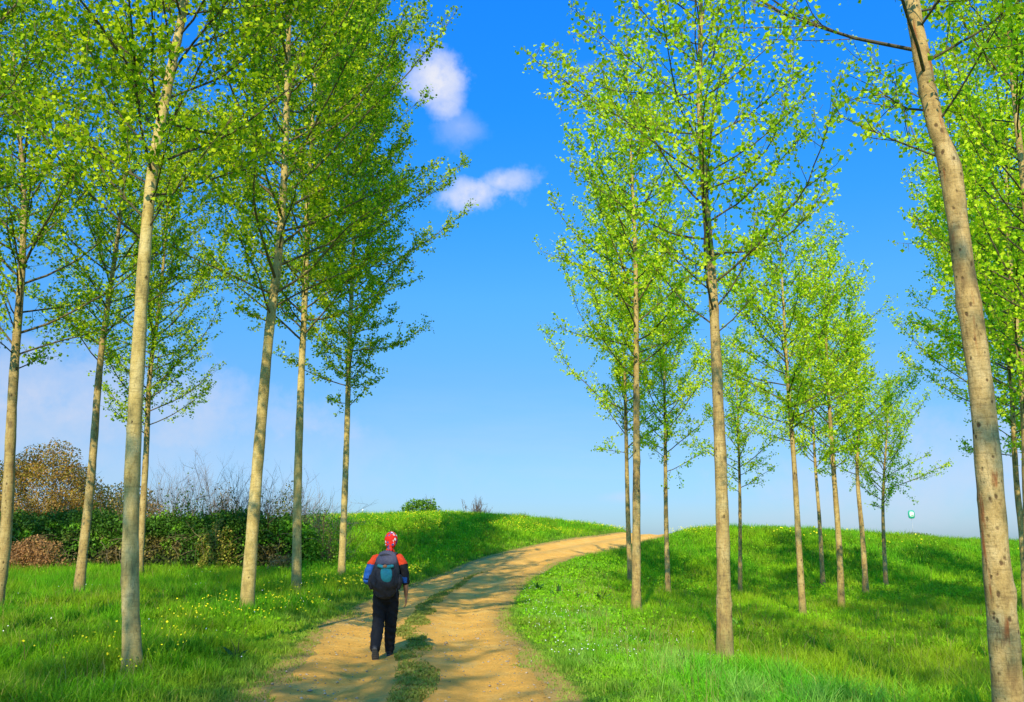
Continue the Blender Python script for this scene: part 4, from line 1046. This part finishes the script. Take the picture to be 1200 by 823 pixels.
# jacket
j = Acc()
limb(j, [(0, 0, .93, .178, .130), (0, .02, 1.05, .170, .128), (.005, .045, 1.2, .19, .140), (.01, .06, 1.33, .195, .13), (.018, .07, 1.41, .13, .10), (.026, .08, 1.455, .078, .078), (.03, .085, 1.485, .072, .072)])
limb(j, [(.155, .06, 1.385, .078, .078), (.222, .04, 1.31, .070, .074), (.258, .01, 1.18, .063, .066), (.270, .0, 1.09, .058, .060), (.277, .004, 1.055, .058, .058)])
limb(j, [(-.145, .06, 1.385, .078, .078), (-.212, .03, 1.31, .070, .076), (-.258, .0, 1.17, .064, .072), (-.268, -.01, 1.08, .058, .064), (-.24, .09, 1.09, .056, .056), (-.205, .19, 1.15, .05, .05)], ref=(0, 0, 1))
def jpaint(c):
    x, y, z = c[:, 0], c[:, 1], c[:, 2]; o_ = np.zeros(len(c), int)
    arm = np.abs(x) > .17
    edge_z = 1.305 + .18 * (np.abs(x) - .2)
    o_[arm & (z < edge_z - .06)] = 1
    o_[arm & (z < edge_z - .005) & (z >= edge_z - .06)] = 1
    o_[(x < -.15) & (z < 1.31) & (y < .045) & (x > -.315)] = 2
    o_[(x < -.325) & (z < 1.17) & (z > 1.08)] = 0
    o_[(x > .17) & (z < 1.13) & (z > 1.05) & (x < .30)] = 2
    o_[(~arm) & (z < 1.28)] = 1
    o_[(x < -.10) & (z < 1.22) & (z > .98)] = 2
    return o_
remesh(j, 'jacket', [M_red, M_blk, M_blue], person, .010, 2, paint=jpaint, disp=wr(.007, 48))
# boots
def boot(c, pitch, name):
    c = np.array(c); a_ = Acc(); s_ = Acc()
    cp_, sp_ = math.cos(pitch), math.sin(pitch)
    rot = lambda q: np.array([q[0], q[1] * cp_ - q[2] * sp_, q[1] * sp_ + q[2] * cp_])
    tr_ = lambda l: [(*(c + rot(np.array(q[:3]))), q[3], q[4]) for q in l]
    fwd = rot(np.array([0, 1., 0]))
    limb(a_, tr_([(0, -.065, .055, .046, .045), (0, .0, .058, .046, .046), (0, .09, .048, .050, .036), (0, .165, .038, .046, .028)]))
    limb(a_, tr_([(0, -.03, .06, .046, .05), (0, -.03, .13, .050, .056), (0, -.03, .175, .052, .056)]))
    o_ = remesh(a_, 'boot', [M_boot], person, .008, 2)
    n = 26; an = np.linspace(0, 2 * PI, n, endpoint=False); v = []
    for zz in (.0, .024):
        for a in an: v.append(c + rot(np.array([math.cos(a) * (.050 if math.sin(a) > 0 else .044), .055 + math.sin(a) * .155, zz])))
    i = np.arange(n); k = (i + 1) % n
    s_.add(np.array(v), [np.stack([i, k, k + n, i + n], 1), i[::-1][None], (i + n)[None]])
    for q in np.linspace(-.08, .19, 8):   # tread bars
        w = .036; vv = [c + rot(np.array([sx * w, q + sy * .010, sz])) for sz in (-.008, .004) for sy in (-1, 1) for sx in (-1, 1)]
        s_.add(np.array(vv), [np.array([(0, 1, 3, 2), (4, 6, 7, 5), (0, 4, 5, 1), (2, 3, 7, 6), (0, 2, 6, 4), (1, 5, 7, 3)])])
    s2 = s_.build('sole', M_sole, None); s2.parent = o_
boot((-.098, -.285, .115), R(-50), 'l')
boot((.042, .315, .030), R(6), 'r')

# backpack: worn, but a thing of its own
pk = empty('backpack', (hx, hyy, hz), R(2)); tag(pk, "bulging charcoal backpack with teal pocket on the hiker's back", 'backpack')
a_ = Acc()
limb(a_, [(0.0, -.15, .955, .165, .105), (0.0, -.165, 1.05, .205, .145), (.005, -.16, 1.18, .205, .145), (.01, -.135, 1.30, .175, .115), (.012, -.12, 1.35, .155, .095)], sides=26)
remesh(a_, 'main_bag', [M_pack], pk, .010, 3, disp=wr(.006, 34))
a_ = Acc(); limb(a_, [(.008, -.145, 1.315, .165, .112), (.01, -.125, 1.36, .16, .10), (.012, -.10, 1.405, .14, .07)], sides=24)
remesh(a_, 'top_lid', [M_mesh], pk, .010, 2, disp=wr(.004, 50))
a_ = Acc(); limb(a_, [(.03, -.275, 1.065, .062, .03), (.028, -.290, 1.12, .080, .040), (.024, -.286, 1.19, .085, .038), (.02, -.262, 1.245, .080, .03)], sides=24)
remesh(a_, 'front_pocket', [M_teal], pk, .008, 2, disp=wr(.004, 40))
a_ = Acc(); limb(a_, [(-.09, -.268, 1.292, .025, .04), (-.03, -.272, 1.275, .03, .035), (.03, -.274, 1.272, .03, .035), (.11, -.262, 1.288, .025, .04)], ref=(0, 0, 1), sides=16)
remesh(a_, 'pocket_flap', [M_teal], pk, .008, 2)
a_ = Acc(); lens(a_, (.005, -.300, 1.288), .030, .022, .014, 16, 1.); a_.build('badge', M_orange, pk)
for sx_ in (-1, 1):
    a_ = Acc(); limb(a_, [(.01 + sx_ * .075, -.05, 1.375, .030, .012), (.01 + sx_ * .105, .03, 1.465, .030, .012), (.01 + sx_ * .115, .13, 1.43, .030, .012), (.01 + sx_ * .125, .205, 1.30, .028, .012), (.01 + sx_ * .15, .16, 1.12, .018, .010), (.01 + sx_ * .17, .0, 1.02, .014, .010)], sides=12)
    remesh(a_, 'shoulder_strap', [M_pack], pk, .008, 1)
    a_ = Acc(); limb(a_, [(sx_ * .19, -.15, .98, .03, .06), (sx_ * .207, -.15, 1.06, .04, .075), (sx_ * .203, -.15, 1.15, .03, .07)], sides=16)
    remesh(a_, 'side_pocket', [M_pack], pk, .009, 2, disp=wr(.003, 50))
a_ = Acc()
for (q0, q1) in (((-.13, -.285, 1.25), (-.12, -.30, 1.04)), ((.135, -.280, 1.25), (.13, -.298, 1.04)), ((.17, -.22, .98), (.185, -.18, .80))):
    a_ = Acc(); q0, q1 = np.array(q0), np.array(q1); tube(a_, np.stack([q0 + (q1 - q0) * k for k in np.linspace(0, 1, 5)]), .006, 6, cap=True); a_.build('buckle_strap', M_pack, pk)
a_ = Acc(); an = np.linspace(PI * 1.0, PI * 2.0, 14)
limb(a_, [(math.cos(a) * .185, .0 - math.sin(a) * .14 , .985 , .012, .03) for a in an], ref=(0, 0, 1), sides=10, n=2)
remesh(a_, 'hip_belt', [M_pack], pk, .008, 1)

# ------------------------------------------------------------------ light and sky
SUN_AZ, SUN_EL = R(190), R(38)
sd_ = Vector((math.sin(SUN_AZ) * math.cos(SUN_EL), math.cos(SUN_AZ) * math.cos(SUN_EL), math.sin(SUN_EL)))
sl = bpy.data.lights.new('sun', 'SUN'); sl.energy = 5.6; sl.angle = R(.53); sl.color = (1.0, .89, .60)
so = bpy.data.objects.new('sun', sl); COL.objects.link(so); so.rotation_euler = sd_.to_track_quat('Z', 'Y').to_euler(); so.location = (-20, -30, 40)

w = bpy.data.worlds.new('World'); sc.world = w; w.use_nodes = True
nt = w.node_tree; nt.nodes.clear()
sky = N(nt, 'ShaderNodeTexSky', sky_type='NISHITA', sun_disc=False, sun_elevation=SUN_EL, sun_rotation=SUN_AZ, altitude=0, air_density=1.0, dust_density=.6, ozone_density=2.0)
tc = N(nt, 'ShaderNodeTexCoord')
sep = N(nt, 'ShaderNodeSeparateXYZ'); L(nt, tc.outputs['Generated'], sep.inputs[0])
tint = ramp(nt, [(0., (.62, .93, 1.42)), (.05, (.60, .92, 1.42)), (.116, (.64, .98, 1.38)), (.185, (.58, 1.10, 1.57)), (.276, (.50, 1.36, 2.0)), (.374, (.30, 1.46, 2.55)), (.475, (.18, 1.55, 3.0)), (.565, (.15, 1.66, 3.5)), (.9, (.15, 1.9, 4.0))], sep.outputs[2])
for el_ in tint.color_ramp.elements: el_.color = tuple(x / 4 for x in el_.color[:3]) + (1,)
skm = mixc(nt, 1.0, sky.outputs[0], tint.outputs[0], 'MULTIPLY')
vs_ = N(nt, 'ShaderNodeVectorMath', operation='SCALE'); L(nt, skm, vs_.inputs[0]); vs_.inputs['Scale'].default_value = 4.0
colr = vs_.outputs[0]
def math_(op, a, b_=None, c_=None):
    n = N(nt, 'ShaderNodeMath', operation=op)
    for i, x in enumerate((a, b_, c_)):
        if x is None: continue
        if isinstance(x, (int, float)): n.inputs[i].default_value = x
        else: L(nt, x, n.inputs[i])
    return n.outputs[0]
def direction(px, py):
    p_ = P(px, py, 100.); d = p_ - np.array([0, 0, CAMZ]); return d / np.linalg.norm(d)
nzv = N(nt, 'ShaderNodeTexNoise', inp={'Scale': 13.0, 'Detail': 6.0, 'Roughness': .6}); L(nt, tc.outputs['Generated'], nzv.inputs['Vector'])
wisp = N(nt, 'ShaderNodeTexNoise', inp={'Scale': 2.2, 'Detail': 7.0, 'Roughness': .6})
mpw = N(nt, 'ShaderNodeMapping'); mpw.inputs['Scale'].default_value = (1, 1, 6.0); L(nt, tc.outputs['Generated'], mpw.inputs[0]); L(nt, mpw.outputs[0], wisp.inputs['Vector'])
fine_n = N(nt, 'ShaderNodeTexNoise', inp={'Scale': 42.0, 'Detail': 6.0, 'Roughness': .65}); L(nt, tc.outputs['Generated'], fine_n.inputs['Vector'])
def puff(px, py, wx, wz, soft, dens, warp=.9, rotz=0.0):
    """cloud bank in a given compass direction; wx, wz = angular half sizes"""
    d = direction(px, py)
    s = N(nt, 'ShaderNodeVectorMath', operation='SUBTRACT'); L(nt, tc.outputs['Generated'], s.inputs[0]); s.inputs[1].default_value = tuple(d)
    sp = N(nt, 'ShaderNodeSeparateXYZ'); L(nt, s.outputs[0], sp.inputs[0])
    ax = math_('ADD', sp.outputs[0], math_('MULTIPLY', sp.outputs[2], rotz))
    ax = math_('DIVIDE', ax, wx); az_ = math_('DIVIDE', sp.outputs[2], wz); ay = math_('DIVIDE', sp.outputs[1], max(wx, wz) * 1.5)
    r2 = math_('SQRT', math_('ADD', math_('ADD', math_('MULTIPLY', ax, ax), math_('MULTIPLY', az_, az_)), math_('MULTIPLY', ay, ay)))
    r2 = math_('ADD', r2, math_('MULTIPLY', math_('SUBTRACT', nzv.outputs['Fac'], .5), warp * 2))
    r2 = math_('ADD', r2, math_('MULTIPLY', math_('SUBTRACT', fine_n.outputs['Fac'], .5), warp))
    mr = N(nt, 'ShaderNodeMapRange', interpolation_type='SMOOTHSTEP'); L(nt, r2, mr.inputs[0])
    mr.inputs[1].default_value = 1.0 + soft * .3; mr.inputs[2].default_value = 1.0 - soft; mr.inputs[3].default_value = 0; mr.inputs[4].default_value = dens
    mo = N(nt, 'ShaderNodeMapRange'); L(nt, fine_n.outputs['Fac'], mo.inputs[0]); mo.inputs[1].default_value = .3; mo.inputs[2].default_value = .62; mo.inputs[3].default_value = .55; mo.inputs[4].default_value = 1.
    return math_('MULTIPLY', mr.outputs[0], mo.outputs[0])
cl = [puff(508, 92, .036, .030, .75, 1., 1.2), puff(522, 118, .024, .022, .9, .8, 1.2), puff(542, 150, .030, .020, 1.0, .34, 1.3), puff(558, 228, .045, .018, .8, .9, 1.3, -.6), puff(590, 213, .032, .015, .9, .85, 1.3, -.6), puff(690, 84, .02, .012, 1., .12)]
tot = cl[0]
for c_ in cl[1:]: tot = math_('MAXIMUM', tot, c_)
# low bands of thin cloud near the horizon
lowm = ramp(nt, [(.0, .7), (.06, 1.), (.22, .0)], sep.outputs[2])
wf = ramp(nt, [(.50, .0), (.72, .6)], wisp.outputs['Fac'])
low_ = math_('MULTIPLY', lowm.outputs[0], wf.outputs[0])
side = [puff(40, 470, .30, .060, .8, .7, 1.0), puff(1140, 560, .24, .060, .9, .55, 1.1), puff(90, 540, .4, .07, 1., .4, .8), puff(735, 583, .03, .007, 1., .4), puff(1010, 610, .2, .03, 1., .35, .5)]
s_ = side[0]
for c_ in side[1:]: s_ = math_('MAXIMUM', s_, c_)
s_ = math_('MULTIPLY', s_, 1.0)
low_ = math_('MAXIMUM', math_('MULTIPLY', low_, .35), s_)
ccol = mixc(nt, low_, colr, (6.8, 7.3, 8.9))
ccol = mixc(nt, tot, ccol, (8.0, 8.3, 9.5))
bg = N(nt, 'ShaderNodeBackground', inp={'Strength': .1}); L(nt, ccol, bg.inputs[0])
wo = N(nt, 'ShaderNodeOutputWorld'); L(nt, bg.outputs[0], wo.inputs[0])

sc.view_settings.view_transform = 'Standard'; sc.view_settings.look = 'None'; sc.view_settings.exposure = 0; sc.view_settings.gamma = 1
sc.render.engine = 'CYCLES'
sc.cycles.use_denoising = True
sc.cycles.max_bounces = 6; sc.cycles.diffuse_bounces = 3; sc.cycles.glossy_bounces = 2; sc.cycles.transmission_bounces = 3
sc.cycles.sample_clamp_indirect = 6
